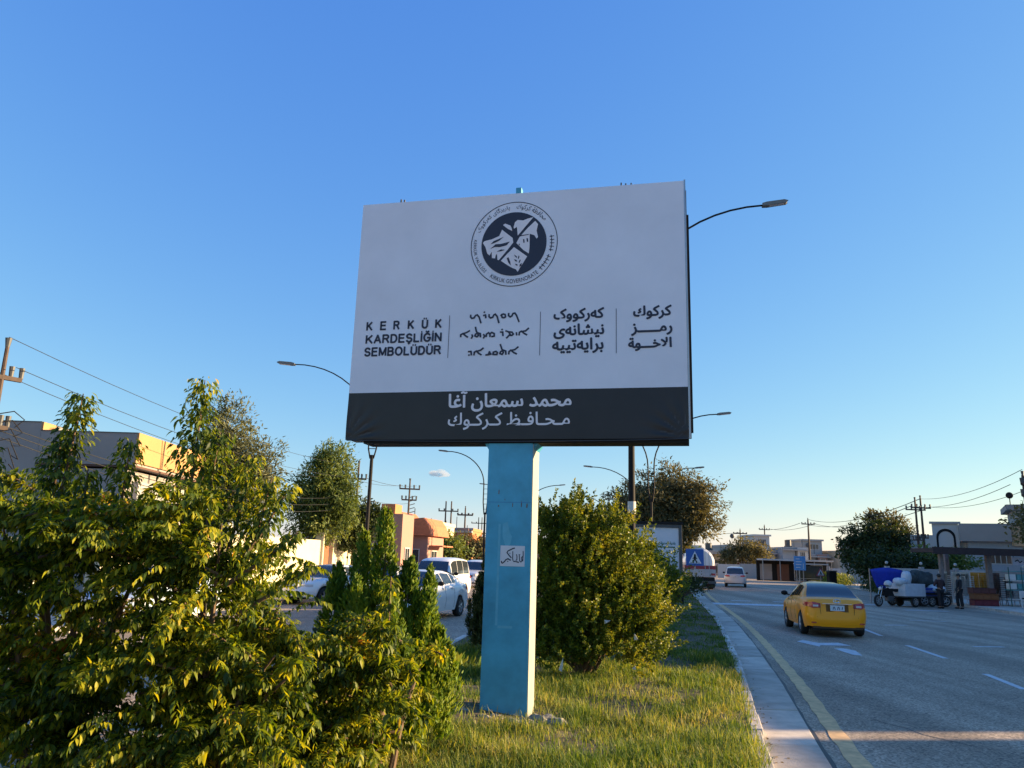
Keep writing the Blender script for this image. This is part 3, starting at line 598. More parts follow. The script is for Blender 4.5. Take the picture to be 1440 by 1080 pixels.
rust = mat('rust_stain', (.16,.10,.07), .8, var=.3, scale=20); b = Board(); rg = random.Random(5)
for i in range(16):
    x = PC+rg.uniform(-.26,.25); y = rg.choice((-3.41+rg.uniform(0,.12), -3.41+rg.uniform(0,.05), -.80-rg.uniform(0,.05), rg.uniform(-3.2,-.3))); L_ = rg.uniform(.02,.09); w_ = rg.uniform(.003,.010)
    b.poly([(x-w_,y),(x+w_*.6,y-L_*.1),(x+w_,y+L_*.6),(x+w_*.2,y+L_),(x-w_*.7,y+L_*.7)], z=-.0288+.0001*i/4)
b.build('rust_stain', rust, bb, O, BU)['kind'] = 'stuff'
# small paper notice glued to the post
nt_ = part('notice', mat('notice_paper',(.72,.68,.70),.7,var=.05), bb, (PC-.09, PC+.215, -1.555, -1.31, -.029, -.0265)); nt_.data.transform(bm_)
N_ = Board()
sx, sy = .305/960, .245/740
def npx(p): return (PC-.09+(p[0]-170)*sx, -1.31-(p[1]-180)*sy)
for st,wd in (([(725,265),(650,285),(560,330),(470,375),(435,430),(500,510),(600,610)],.012),([(585,695),(540,690),(480,650),(400,690),(340,760),(270,815),(235,800),(225,750)],.012),([(660,390),(665,500),(660,640),(680,710)],.009),
  ([(1065,370),(1070,500),(1060,720)],.009),([(1050,560),(1010,600),(1030,700),(990,760),(940,720),(920,520)],.009),([(900,495),(950,495)],.007),([(810,490),(830,560),(830,680),(790,700)],.009),([(700,740),(780,745)],.011),([(810,750),(900,770)],.012),([(460,745),(485,750)],.01),([(540,455),(560,450)],.008)):
    N_.stroke([npx(p) for p in st], wd, z=-.0255)
N_.build('notice_lettering', ink, nt_, O, BU)

# ---------------------------------------------------------------- street lamps
def lamp(label, loc, H_, arm, rz=-.17, base_r=.085, group='double arm street lamps', thick=1.0, band=False, zf=.52, hs=1):
    t = thing('street_lamp', label, 'street lamp', loc, rz, group)
    zt = H_*zf; za = H_-arm*.8
    b = MB(); b.tube([(0,0,-.1),(0,0,zt*.62),(0,0,zt)], [base_r, base_r*.9, base_r*.8], 12); b.build('pole', blackm, t, smooth=True)
    part('foot_plate', blackm, t, (-.2,.2,-.2,.2,0,.03))
    if band: MB().tube([(0,0,2.86),(0,0,3.12)], base_r+.006, 12).build('band', plaster, t, smooth=True)
    for sgn in (-1, 1):
        pts = [(sgn*(.07+.10*min(1,i/2)), 0, zt-.15+(za-zt+.15)*i/5) for i in range(5)]
        for i in range(13):
            r = i/12; pts.append((sgn*(.17+(arm-.17)*(1-math.cos(r*PI/2))), 0, za+(H_-za)*math.sin(r*PI/2)))
        MB().tube(pts, [(.030-.008*i/len(pts))*thick for i in range(len(pts))], 7).build('arm', blackm, t, smooth=True)
        hd = thing('lamp_head', None, None); hd.parent = t; hd.scale = (hs,)*3
        b = MB(); b.prism([(0,-.03),(.14,-.05),(.72,-.045),(.78,0),(.68,.045),(.14,.055),(0,.03)], 'y', -.10, .10)
        b.build('housing', mat('lamp_grey',(.16,.16,.15),.5), hd, bevel=.012); part('lens', clearlens, hd, (.2,.66,-.07,.07,-.062,-.048))
        hd.location = (sgn*(arm-.03), 0, H_); hd.rotation_euler = (0, math.radians(-6 if sgn > 0 else 6), 0)
        if sgn < 0: hd.rotation_euler = (0, math.radians(-6), PI)
    for k in range(int((za-zt)/.4)): part('rung', blackm, t, (-.17,.17,-.015,.015,zt+.4*k+.25,zt+.4*k+.28))
    return t
lamp('nearest black street lamp with white band on its pole behind the billboard', (2.70,17,.1), 9.95, 3.05, rz=-.2, band=True, thick=1.0, hs=.72)
lamp('black street lamp left of the billboard with its head over the left road', (-5.75,32,.1), 9.75, 3.75, rz=-.12, thick=1.1, zf=.60, base_r=.085)
lamp('street lamp rising above the brown tree with its head right of the billboard', (8.1,44,.1), 10.2, 3.8, thick=1.5)
lamp('street lamp whose curved arm shows left of the blue post', (-1.85,62,.1), 10.15, 3.3, thick=1.7)
lamp('street lamp behind the brown tree with its arm left of the tree crown', (11.3,65,.1), 9.6, 4.3, thick=1.6)
lamp('street lamp just right of the blue post above the dense shrub', (1.6,95,.1), 10.6, 4.6, thick=2.0)
lamp('farthest street lamp half hidden left of the brown tree', (14.5,110,.1), 10.8, 4.6, thick=2.2)

# ---------------------------------------------------------------- utility poles and wires
polem = mat('rusty_steel', (.06,.036,.026), .7, var=.3, scale=8)
def upole(label, loc, H_, rz=0, double=False, r=.10, arms=((-.1,1.1),), lean=0, transformer=False, thick=1.0, group='utility poles'):
    t = thing('utility_pole', label, 'utility pole', loc, rz, group); t.rotation_euler = (0, lean, rz)
    for dx in ((-.32,.32) if double else (0,)):
        MB().tube([(dx,0,-.3),(dx,0,H_*.5),(dx,0,H_)], [r,r*.8,r*.55], 8).build('pole', polem, t, smooth=True)
    for dz, w_ in arms:
        part('crossarm', polem, t, (-w_,w_,-.05*thick,.05*thick,H_+dz-.9,H_+dz-.9+.10*thick))
        for s in (-1, -.45, .45, 1):
            b = MB(); b.tube([(s*w_*.95,0,H_+dz-.82),(s*w_*.95,0,H_+dz-.55)], [.05*thick,.065*thick], 8); b.build('insulator', darkgrey, t, smooth=True)
    if double:
        for z in (H_*.45, H_*.62): part('brace', polem, t, (-.34,.34,-.04,.04,z,z+.08))
    else:
        b = MB(); b.tube([(0,0,H_),(0,0,H_+.22)], [.05,.08], 8); b.build('insulator', darkgrey, t)
    if transformer:
        b = MB(); b.box(-.32,.32,-.35,.35,H_-3.6,H_-2.4); tr = b.build('transformer', mat('transformer_blue',(.08,.12,.18),.5), t, bevel=.05)
        b = MB()
        for i in range(5): b.tube([(0,.1,H_-2.3+.28*i),(.45,.2,H_-2.15+.28*i)], .03, 5)
        b.build('fuse_arms', darkgrey, t)
    return t
p8 = upole('tall rusty utility pole at the left edge over the shrub', (-12.2,18,0), 6.55, .9, arms=((.1,.42),(-1.1,.3)), r=.085, lean=.0)
b = MB()
for k in range(5):
    z = 4.9-k*.22; b.tube([(0,0,z),(.35,-.1,z+.12),(.6,-.1,z-.05-.1*k),(.45,0,z-.25)], .014, 5)
b.build('loose_cable', blackm, p8)
upole('utility pole behind the left tree with a right hand crossarm', (-9.0,46,0), 7.1, .1, arms=((.0,.5),), thick=.9)
upole('utility pole carrying a blue transformer in front of the pink house', (-7.3,57,0), 7.2, .2, arms=((.3,.75),(-.5,.55)), transformer=True, thick=1.0)
upole('left twin utility pole above the far trees', (-6.9,90,0), 8.1, 0, double=True, r=.13, arms=((-.3,1.15),), thick=1.3)
upole('single utility pole right of the left twin pole', (-5.5,100,0), 8.0, 0, r=.15, arms=((-.1,1.0),), thick=1.8)
upole('farthest twin utility pole left of the blue post', (-5.3,150,0), 9.3, 0, double=True, r=.14, arms=((-.3,1.7),), thick=1.5)
upole('left pole of the pair behind the canopy', (31.5,60,0), 7.2, .1, r=.12, arms=((.1,.8),(-2.2,.4)), thick=1.0)
upole('right pole of the pair behind the canopy', (32.25,60.6,0), 7.4, .1, r=.12, arms=((.1,.8),(-2.2,.4)), thick=1.0)
upole('utility pole at the right edge above the canopy', (26.75,40,0), 6.9, .9, r=.13, arms=((.35,.75),(-.25,1.0)), thick=1.6)
upole('tall utility pole behind the blue road sign', (46.2,120,0), 9.0, 0, r=.2, arms=((.1,1.0),), thick=1.4)
upole('thin utility pole above the pale far houses', (49.3,150,0), 9.3, 0, r=.2, arms=((.1,1.0),), thick=1.4)
upole('utility pole above the far autumn tree', (44.6,150,0), 8.4, 0, r=.2, arms=((.1,1.3),), thick=2)
ORD = ['topmost','second highest','third highest','fourth highest','fifth highest','lowest']
def wire(a, b, sag, r=.011, label='thin power line sagging across the sky'):
    pts = []
    for i in range(15): t = i/14; p = Vector(a).lerp(Vector(b), t); p.z -= sag*4*t*(1-t); pts.append(p)
    o = MB().tube(pts, r, 4, cap=False).build('power_line', mat('cable',(.03,.032,.036),.8,spec=.1)); tag(o, label, 'power line', 'overhead power lines'); return o
for k, (z0, z1, dx) in enumerate(((7.1,7.0,0),(6.35,6.3,.6),(6.3,6.3,-.6),(5.0,5.3,0),(4.85,5.0,.1),(4.7,4.7,.1))):
    wire((-12.2+dx*.5,18,z0-.3), (-9.0+dx,46,z1), .55+.08*k, .009 if k < 3 else .012, ORD[k]+' power line from the left edge pole to the pole behind the left tree')
for k, (z0, z1, dx) in enumerate(((6.3,6.9,-.5),(6.3,6.9,.5),(5.2,5.6,0))): wire((-9.0+dx,46,z0), (-7.3+dx,57,z1), .2, .013, ORD[k]+' power line running to the transformer pole')
for k, (z0, z1, dx) in enumerate(((7.2,7.3,0),(6.4,6.7,-.7),(6.4,6.7,.7))): wire((26.75+dx,40,z0), (31.9+dx,60,z1), .45, .016, ORD[k]+' power line from the right edge pole to the pole pair')
for k, (z0, z1, dx) in enumerate(((7.3,9.0,0),(6.7,8.4,-.8),(6.7,8.4,.8))): wire((31.9+dx,60,z0), (46.2+dx,120,z1), 1.0, .03, ORD[k]+' power line from the pole pair towards the far pole')
for k, (z0, z1, dx) in enumerate(((8.4,8.7,-1.2),(8.4,8.7,1.2))): wire((46.2+dx,120,z0), (49.3+dx,150,z1), .5, .035, ORD[k]+' power line between the two far poles')
wire((44.6,150,7.9), (14,190,8.2), 1.0, .04, 'farthest power line over the road')

# ---------------------------------------------------------------- signs in the median and over the road
t = thing('light_box', 'grey framed poster light box on a dark pole behind the shrub', 'advertising sign', (7.05,35.6,.12), -.12)
part('frame', darkgrey, t, (-1.35,-1.22,-.12,.12,1.0,3.5),(.72,.86,-.12,.12,.6,3.5),(-1.22,.72,-.12,.12,1.0,1.15),(-1.22,.72,-.12,.12,3.36,3.5), bevel=.01)
part('roof_cap', blackm, t, (-1.4,.92,-.16,.16,3.501,3.62)); part('panel', mat('poster_white',(.58,.62,.68),.5,var=.03), t, (-1.215,.715,-.05,.05,1.155,3.355))
part('post', blackm, t, (.78,.88,-.05,.05,-.1,.599)); part('post', blackm, t, (-1.3,-1.2,-.05,.05,-.1,.999))
b = Board(); b.text('بلدیة المدینة'.replace('ی','ی').replace('ـ',''), -.1, .55, 2.62, h=.14, bold=.006, z=.0); b.poly([(-.2,2.46),(.55,2.46),(.55,2.52),(-.2,2.52)], z=.0)
o = b.build('poster_lettering', mat('poster_ink',(.06,.14,.10),.6), t, (0,-.056,0), (1,0,0))
t = thing('crosswalk_sign', 'square blue pedestrian crossing sign on a thin pole', 'road sign', (11.5,48.2,.1), -.1)
part('pole', steel, t, (-.025,.025,.0,.05,-.2,2.7))
sp = part('panel', mat('sign_blue',(.015,.10,.36),.4,var=.04), t, (-.54,.54,-.03,0,1.68,2.68), bevel=.01)
b = Board(); b.poly([(-.38,1.82),(.38,1.82),(0,2.56)], z=.001); b.build('triangle', mat('sign_white',(.62,.64,.66),.5), t, (0,-.031,0), (1,0,0))
b = Board(); b.poly([(-.045,2.28),(.045,2.28),(.045,2.38),(-.045,2.38)], z=.004)
b.stroke([(0,2.28),(0,2.06)], .10, z=.005); b.stroke([(-.12,2.1),(0,2.22),(.12,2.1)], .045, z=.0065); b.stroke([(-.13,1.88),(0,2.08),(.12,1.88)], .055, z=.008)
for x in (-.24,-.08,.08,.24): b.poly([(x-.03,1.84),(x+.03,1.84),(x+.02,1.88),(x-.02,1.88)], z=.0045)
b.build('walking_figure', blackm, t, (0,-.031,0), (1,0,0))
t = thing('road_sign', 'light blue rectangular direction sign on two posts beyond the taxi', 'road sign', (31.6,85,0), 0)
part('panel', mat('sign_lightblue',(.10,.30,.60),.5), t, (-.62,.62,-.03,.03,1.5,2.98)); part('post', steel, t, (-.4,-.33,.03,.09,-.1,1.5),(.33,.4,.03,.09,-.1,1.5))
b = Board()
for z in (2.7,2.4,2.1,1.8): b.stroke([(-.42,z),(.1+.2*math.sin(z*9),z)], .07, z=.001)
b.stroke([(.35,1.7),(.35,2.2)], .06, z=.001); b.build('sign_lettering', mat('sign_white',(.6,.6,.6)), t, (0,-.031,0), (1,0,0))
t = thing('warning_sign', 'triangular warning sign beside a dark bin beyond the taxi', 'road sign', (31.8,80,0), 0)
b = MB(); b.prism([(-.5,1.0),(.5,1.0),(0,1.85)], 'y', -.02, .02); b.build('panel', mat('sign_red',(.35,.05,.05)), t); part('post', steel, t, (-.03,.03,.021,.06,-.1,1.6))
b = MB(); b.prism([(-.34,1.09),(.34,1.09),(0,1.68)], 'y', -.03, -.021); b.build('triangle', mat('sign_white',(.6,.6,.6)), t)
b = Board(); b.stroke([(-.08,1.15),(0,1.45),(.1,1.15)], .07, z=.001); b.build('symbol', blackm, t, (0,-.031,0), (1,0,0))
# ---------------------------------------------------------------- vehicles
def wheel(parent, x, y, r=.31, w=.2, rim=None, spokes=5, side=1):
    t = thing('wheel', None, None); t.parent = parent; t.location = (x, y, r)
    b = MB(); n = 24; prof = [(r*.62,-w/2),(r*.93,-w/2),(r,-w/2+.03),(r,w/2-.03),(r*.93,w/2),(r*.62,w/2)]
    vs = [(p*math.cos(2*PI*i/n), q, p*math.sin(2*PI*i/n)) for i in range(n) for p,q in prof]; m_ = len(prof)
    b.add(vs, [(i*m_+j, ((i+1)%n)*m_+j, ((i+1)%n)*m_+(j+1)%m_, i*m_+(j+1)%m_) for i in range(n) for j in range(m_)]); b.build('tyre', rubber, t, smooth=True)
    b = MB(); yo = side*w*.36
    b.tube([(0,yo-.01*side,0),(0,yo+.015*side,0)], r*.14, 12)
    for k in range(spokes):
        a = 2*PI*k/spokes; c, s = math.cos(a), math.sin(a)
        b.tube([(r*.1*c,yo,r*.1*s),(r*.6*c,yo,r*.6*s)], [.035,.022], 6)
    ring = [(r*.62*math.cos(2*PI*i/20), yo, r*.62*math.sin(2*PI*i/20)) for i in range(21)]; b.tube(ring, .022, 6)
    b.build('rim', rim or steel, t, smooth=True)
    MB().tube([(0,-side*.02,0),(0,side*w*.2,0)], r*.60, 20).build('brake_disc', blackm, t)
    return t
def cinterp(tab, x): return float(np.interp(x, [a for a,b in tab], [b for a,b in tab]))
def hermite(tab, x):
    """smooth interpolation through the table"""
    xs = [a for a,b in tab]; ys = [b for a,b in tab]
    if x <= xs[0]: return ys[0]
    if x >= xs[-1]: return ys[-1]
    i = max(k for k in range(len(xs)-1) if xs[k] <= x); h = xs[i+1]-xs[i]; t = (x-xs[i])/h
    def sl(k):
        if k == 0 or k == len(xs)-1: return 0
        a = (ys[k]-ys[k-1])/(xs[k]-xs[k-1]); b = (ys[k+1]-ys[k])/(xs[k+1]-xs[k]); return 0 if a*b <= 0 else 2*a*b/(a+b)
    m0, m1 = sl(i)*h, sl(i+1)*h
    return (2*t**3-3*t**2+1)*ys[i]+(t**3-2*t**2+t)*m0+(-2*t**3+3*t**2)*ys[i+1]+(t**3-t**2)*m1
SEDAN = dict(L=4.54, W=.88, wb=(-1.35,1.25), r=.315, sill=.24,
    deck=[(-2.27,.92),(-2.2,1.02),(-1.75,1.075),(-1.3,1.09),(.75,1.0),(1.2,.96),(1.9,.84),(2.2,.70),(2.27,.60)],
    plan=[(-2.27,.70),(-2.15,.79),(-1.9,.85),(-1.3,.88),(1.2,.88),(1.8,.84),(2.1,.72),(2.27,.52)],
    roof=[(-1.83,1.06),(-1.1,1.37),(-.75,1.445),(-.1,1.475),(.35,1.43),(1.12,.98)], tumble=.235,
    glassx=[(-.98,-.72),(-.66,.0),(.06,.72)], cabx=(-1.83,1.12), wins=(.02,.92))
SUV = dict(L=4.7, W=.92, wb=(-1.38,1.36), r=.36, sill=.30,
    deck=[(-2.35,1.02),(-2.3,1.10),(-1.9,1.12),(.85,1.10),(1.2,1.07),(1.95,.98),(2.25,.84),(2.35,.7)],
    plan=[(-2.35,.76),(-2.2,.86),(-1.9,.90),(-1.3,.92),(1.3,.92),(1.9,.88),(2.2,.76),(2.35,.6)],
    roof=[(-2.25,1.10),(-1.98,1.55),(-1.8,1.66),(-.6,1.72),(.1,1.68),(.45,1.6),(1.15,1.08)], tumble=.20,
    glassx=[(-1.75,-1.02),(-.96,-.12),(-.06,.66)], cabx=(-2.25,1.15), wins=(.02,.92))
VAN = dict(L=4.75, W=.90, wb=(-1.35,1.45), r=.33, sill=.26,
    deck=[(-2.37,1.02),(-2.33,1.12),(-1.9,1.12),(1.2,1.08),(1.5,1.04),(2.0,.92),(2.3,.76),(2.37,.62)],
    plan=[(-2.37,.80),(-2.25,.87),(-1.9,.90),(1.3,.90),(1.9,.86),(2.25,.72),(2.37,.55)],
    roof=[(-2.33,1.10),(-2.2,1.60),(-2.05,1.80),(-.6,1.86),(.35,1.82),(.75,1.70),(1.6,1.05)], tumble=.15,
    glassx=[(-2.0,-1.1),(-1.04,-.16),(-.10,.80)], cabx=(-2.33,1.6), wins=(.02,.92))
def car(name, label, cat, spec, paint, loc, heading, group=None, plate=False, lights='lit', roofm=None, rimm=None):
    """x forward; heading is the direction of +x measured from +X, radians"""
    sp = spec; t = thing(name, label, cat, loc, heading, group); L = sp['L']/2; r = sp['r']
    xs = sorted(set([-L+2*L*i/56 for i in range(57)]))
    def arch(x):
        z = sp['sill']+(.05 if abs(x) > L-.25 else 0)
        for wx in sp['wb']:
            d = abs(x-wx); R = r+.065
            if d < R: z = max(z, r+math.sqrt(R*R-d*d)*.98)
        return z
    def sec(x):
        zb = hermite(sp['deck'], x); wd = hermite(sp['plan'], x); lo = min(arch(x), zb-.15)
        def Z(f): return lo+(zb-.06-lo)*f
        bul = .012
        return [(wd-.05,lo),(wd-.015,Z(.18)),(wd+bul,Z(.42)),(wd+bul*.5,Z(.62)),(wd-.03,Z(.86)),(wd-.075,zb-.035),(wd-.17,zb),(wd*.45,zb+.012),(0,zb+.016)]
    def bulge(x, z):   # nose and tail lean
        if x < -L+.001: return {0:.10,1:.0,2:-.03,3:-.01,4:.03}.get(0,0)
        return 0
    b = MB(); rows = []
    for x in xs:
        s = sec(x); row = []
        prof = [(-y, z) for y, z in s]+[(y, z) for y, z in reversed(s[:-1])]
        for (y, z) in prof:
            dx = 0
            e = max(0, abs(x)-(L-.35))/.35
            sg = 1 if x > 0 else -1
            dx = sg*e*(.05*math.exp(-((z-.45)/.22)**2)-.05*max(0, z-.75)*2-.06*max(0,.33-z)*4)
            row.append(len(b.v)); b.v.append((x+dx, y, z))
        rows.append(row)
    k = len(rows[0])
    for i in range(len(rows)-1):
        for j in range(k-1): b.f.append((rows[i][j], rows[i+1][j], rows[i+1][j+1], rows[i][j+1]))
    # nose and tail faces as rows of quads, slightly rounded
    for row, sg in ((rows[0], -1), (rows[-1], 1)):
        h = k//2
        last = row
        for fr, dd in ((.8,.045),(.4,.07),(0,.078)):
            nr = []
            for j in row:
                v = b.v[j]; nr.append(len(b.v)); b.v.append((v[0]+sg*dd, v[1]*fr, v[2]))
            for j in range(k-1): b.f.append((last[j], last[j+1], nr[j+1], nr[j]) if sg < 0 else (nr[j], nr[j+1], last[j+1], last[j]))
            last = nr
    body = b.build('body', paint, t, smooth=55)
    part('underbody', blackm, t, (-L+.25, L-.25, -sp['W']+.22, sp['W']-.22, sp['sill']-.03, .62))
    # cabin shell
    c0, c1 = sp['cabx']; N = 28; tb = sp['tumble']
    def cab(x, v):
        """v 0 at the belt .. 1 at the roof edge .. 2 at the centre line -> (y,z)"""
        zr = hermite(sp['roof'], x); zb = hermite(sp['deck'], x)-.035; hgt = max(zr-zb, .01); wd = hermite(sp['plan'], x)-.085
        f = hgt/(sp['roof'][3][1]-1.05)
        wr = wd-tb*min(1.15, f)
        if v <= 1:
            y = wd+(wr-wd)*v+.02*math.sin(PI*v); z = zb+(zr-.055-zb)*v if hgt > .06 else zb+hgt*v*.5
            return y, z
        q = v-1; y = wr*(1-q)**1.0; z = (zr-.055)+.055*math.sin(min(1, q*2.6)*PI/2)+.012*math.sin(q*PI/2)
        if hgt <= .06: z = zb+hgt*(.5+.5*q)
        return y, z
    vs_ = [0,.25,.5,.75,1,1.12,1.3,1.6,2]; b = MB()
    for i in range(N+1):
        x = c0+(c1-c0)*i/N
        prof = [(-cab(x,v)[0], cab(x,v)[1]) for v in vs_]+[cab(x,v) for v in reversed(vs_[:-1])]
        b.v += [(x, y, z) for y, z in prof]
    k = 2*len(vs_)-1
    for i in range(N):
        for j in range(k-1): q = i*k+j; b.f.append((q, q+k, q+k+1, q+1))
    b.build('roof', roofm or paint, t, smooth=50)
    # side windows
    for sgn in (-1, 1):
        for (xa, xb) in sp['glassx']:
            g = MB(); nx, nz = 5, 4
            for i in range(nx+1):
                for j in range(nz+1):
                    v = .10+.82*j/nz; x = xa+(xb-xa)*i/nx
                    # follow the slope of the pillars: shrink towards the top at the ends
                    zr = hermite(sp['roof'], x)
                    y, z = cab(x, v); g.v.append((x, sgn*(y+.006), z))
            for i in range(nx):
                for j in range(nz): q = i*(nz+1)+j; g.f.append((q, q+1, q+nz+2, q+nz+1) if sgn > 0 else (q, q+nz+1, q+nz+2, q+1))
            g.build('side_window', glass, t)
        mr_ = MB(); xm = sp['glassx'][-1][1]-.02; ym = hermite(sp['plan'], xm)-.06; zm = hermite(sp['deck'], xm)+.06
        mr_.ball((xm, sgn*(ym+.14), zm+.03), .07, .11, .075, 10, 6); mr_.tube([(xm,sgn*(ym-.03),zm-.03),(xm,sgn*(ym+.1),zm)], .02, 6); mr_.build('side_mirror', blackm, t, smooth=True)
        hz = hermite(sp['deck'], -.3)-.13
        for xh in (sp['glassx'][-1][0]+.12, sp['glassx'][-2][0]+.12):
            part('door_handle', paint if name != 'taxi' else chrome, t, *[(xh-.09,xh+.09,sgn*(sp['W']-.03)-.012,sgn*(sp['W']-.03)+.03*sgn+.012,hz-.012,hz+.014)])
        for xl in (sp['glassx'][-1][1]+.06, sp['glassx'][-1][0]-.03, sp['glassx'][-2][0]-.06):
            pts = []
            for q in range(7):
                z = sp['sill']+.08+(hz+.06-sp['sill']-.08)*q/6; s = sec(xl)
                yv = float(np.interp(z, [a[1] for a in s[:6]], [a[0] for a in s[:6]])); pts.append((xl, sgn*(yv+.0015), z))
            MB().tube(pts, .005, 4).build('door_gap', blackm, t)
    # rear and front glass: follow the roof line from a to b across the width
    def endglass(xa, xb, nm, off):
        g = MB(); nx, ny = 8, 8
        for i in range(nx+1):
            x = xa+(xb-xa)*i/nx; z = hermite(sp['roof'], x)
            zb = hermite(sp['deck'], x)-.035; wd = cab(x, .98)[0]-.055
            for j in range(ny+1):
                q = -1+2*j/ny; g.v.append((x+off, q*wd, z+.012*(1-q*q)-.012+.012))
        for i in range(nx):
            for j in range(ny): q = i*(ny+1)+j; g.f.append((q, q+1, q+ny+2, q+ny+1) if xa > xb else (q, q+ny+1, q+ny+2, q+1))
        return g.build(nm, glass, t, smooth=True)
    ro = sp['roof']
    endglass(ro[0][0]+.10*(ro[1][0]-ro[0][0]), ro[1][0]+.9*(ro[2][0]-ro[1][0]) if spec is SEDAN else ro[1][0]+.3*(ro[2][0]-ro[1][0]), 'rear_window', -.022)
    endglass(ro[-1][0]-.08, ro[-2][0]+.02, 'windscreen', .022)
    for wx in sp['wb']:
        for sgn in (-1, 1): wheel(t, wx, sgn*(sp['W']-.115), r, .21, rimm, side=sgn)
    for wx in sp['wb']:
        for sgn in (-1, 1):
            part('wheel_well', blackm, t, (wx-r-.05,wx+r+.05,min(sgn*.55,sgn*(sp['W']-.06)),max(sgn*.55,sgn*(sp['W']-.06)),r+.02,r+.10))
    # lamps follow the corner of the body
    def cornerlamp(nm, front, zc, hh, y_in, m_, wrap=.42):
        for sgn in (-1, 1):
            g = MB(); sg = 1 if front else -1; pts = []
            path = []
            for i in range(9):
                q = i/8
                if q < .55:
                    y = y_in+(hermite(sp['plan'], sg*L)-.02-y_in)*(q/.55); x = sg*(L+.05-.035*(y/ .8)**2)
                else:
                    xx = sg*(L-.0-(q-.55)/.45*wrap); s = sec(xx); y = float(np.interp(zc, [a[1] for a in s[:6]], [a[0] for a in s[:6]]))+.012; x = xx
                path.append((x, y))
            for i, (x, y) in enumerate(path):
                q = i/8; h2 = hh*(1-.45*q) if i > 4 else hh*(.72+.28*q/.5)
                for dz in (-h2, -h2*.3, h2*.5, h2):
                    lean = -sg*max(0, dz)*.25
                    g.v.append((x+sg*.014+lean, sgn*y, zc+dz+.03*q))
            for i in range(8):
                for j in range(3): q = i*4+j; g.f.append((q, q+4, q+5, q+1))
            g.build(nm, m_, t, smooth=True)
    zt = hermite(sp['deck'], -L+.1)-.16; zh = hermite(sp['deck'], L-.2)-.10
    cornerlamp('tail_light', False, zt, .085, .44, redlens); cornerlamp('headlight', True, zh, .075, .36, clearlens)
    xr = -L-.082; xf = L+.085
    part('number_plate', mat('plate_white',(.6,.62,.64),.5,var=.03), t, (xr-.03,xr-.005,-.19,.19,zt-.13,zt+.02))
    b = Board(); 
    for i in range(5): b.stroke([(-.12+.06*i,-.04),(-.12+.06*i+.02*(-1)**i,.03)], .016, z=0)
    o = b.mb.build('plate_lettering', ink, t); o.data.transform(Matrix(((0,0,-1,xr-.032),(-1,0,0,0),(0,1,0,zt-.055),(0,0,0,1))))
    part('grille', blackm, t, (xf-.012,xf+.004,-.36,.36,zh-.13,zh-.0)); part('grille', blackm, t, (xf-.005,xf+.01,-.45,.45,.30,.42))
    part('number_plate', mat('plate_white',(.6,.62,.64)), t, (xf+.005,xf+.02,-.24,.24,.43,.53))
    return t, xr, zt
taxi_p = mat('taxi_yellow', (1.0,.34,.0), .35, var=.02, spec=.35, coat=.2, scale=3)
taxi_w = mat('taxi_roof', (.66,.55,.30), .25, var=.03, coat=.7)
tx, xr, zt = car('taxi', 'yellow taxi sedan driving away on the right road', 'taxi', SEDAN, taxi_p, (9.42+.2*2.27, 22.75+2.25, 0), math.atan2(1,.19))
part('chrome_strip', chrome, tx, (xr-.012,xr+.01,-.40,.40,zt+.045,zt+.068))
b = MB(); b.tube([(xr-.01,.10*math.cos(a),zt+.135+.045*math.sin(a)) for a in [2*PI*i/14 for i in range(15)]], .010, 5); b.tube([(xr-.008,.045*math.cos(a),zt+.135+.042*math.sin(a)) for a in [2*PI*i/14 for i in range(15)]], .008, 5)
b.build('badge', chrome, tx)
part('bumper_gap', blackm, tx, (xr-.004,xr+.012,-.56,.56,.535,.562)); part('bumper_gap', mat('bumper_dark',(.05,.03,.01),.6), tx, (xr+.01,xr+.07,-.66,.66,.24,.30))
for s in (-1,1): part('reflector', redlens, tx, (xr+.0,xr+.02,s*.62-.09,s*.62+.09,.385,.415)); part('lamp_insert', clearlens, tx, (xr+.0,xr+.014,s*.58-.07,s*.58+.07,zt-.03,zt+.02))
for z_, w_ in ((.86,.50),): pass
for s in (-1,1): MB().tube([(xr+.012,s*.47,zt+.07),(xr+.004,s*.46,zt-.10),(xr+.004,s*.44,.575),(xr+.004,s*.05,.57)], .006, 4).build('boot_gap', blackm, tx)
part('plate_shade', mat('recess_shade',(.16,.06,.0),.6), tx, (xr-.004,xr+.012,-.30,.30,zt-.16,zt+.045))  # flat panel, the shade around the plate is put into its colour
part('lower_trim', blackm, tx, (xr+.03,xr+.12,-.70,.70,.20,.245))
for s in (-1,1): part('rear_headrest', blackm, tx, (-1.15,-1.0,s*.34-.12,s*.34+.12,1.05,1.22))
part('exhaust', steel, tx, (xr+.04,xr+.3,-.52,-.45,.21,.26))
pearl = mat('paint_silver', (.50,.46,.45), .3, var=.02, coat=.6)
car('suv_car', 'pale pinkish silver estate car far ahead on the right road', 'car', SUV, pearl, (20.4,70.5,0), math.atan2(1,.30))
c1_, _, _ = car('parked_car', 'white sedan beside the dark conifer left of the blue post', 'car', SEDAN, whitep, (-2.72,25.6,0), math.atan2(-.95,-.30), 'cars on the left road')
car('van', 'white minivan right behind the white sedan', 'van', VAN, whitep, (-3.0,35.8,0), math.atan2(-1,-.22), 'cars on the left road')
car('parked_car', 'white sedan facing the camera near the cream wall', 'car', SEDAN, whitep, (-6.95,31.8,0), math.atan2(-.83,-.50), 'cars on the left road')
car('parked_car', 'white sedan half hidden behind the conifer tips', 'car', SEDAN, whitep, (-4.55,30.5,0), math.atan2(-1,-.2), 'cars on the left road')
car('parked_car', 'pale car farthest back beside the blue post', 'car', SUV, whitep, (-2.0,52,0), math.atan2(-1,-.2), 'cars on the left road')
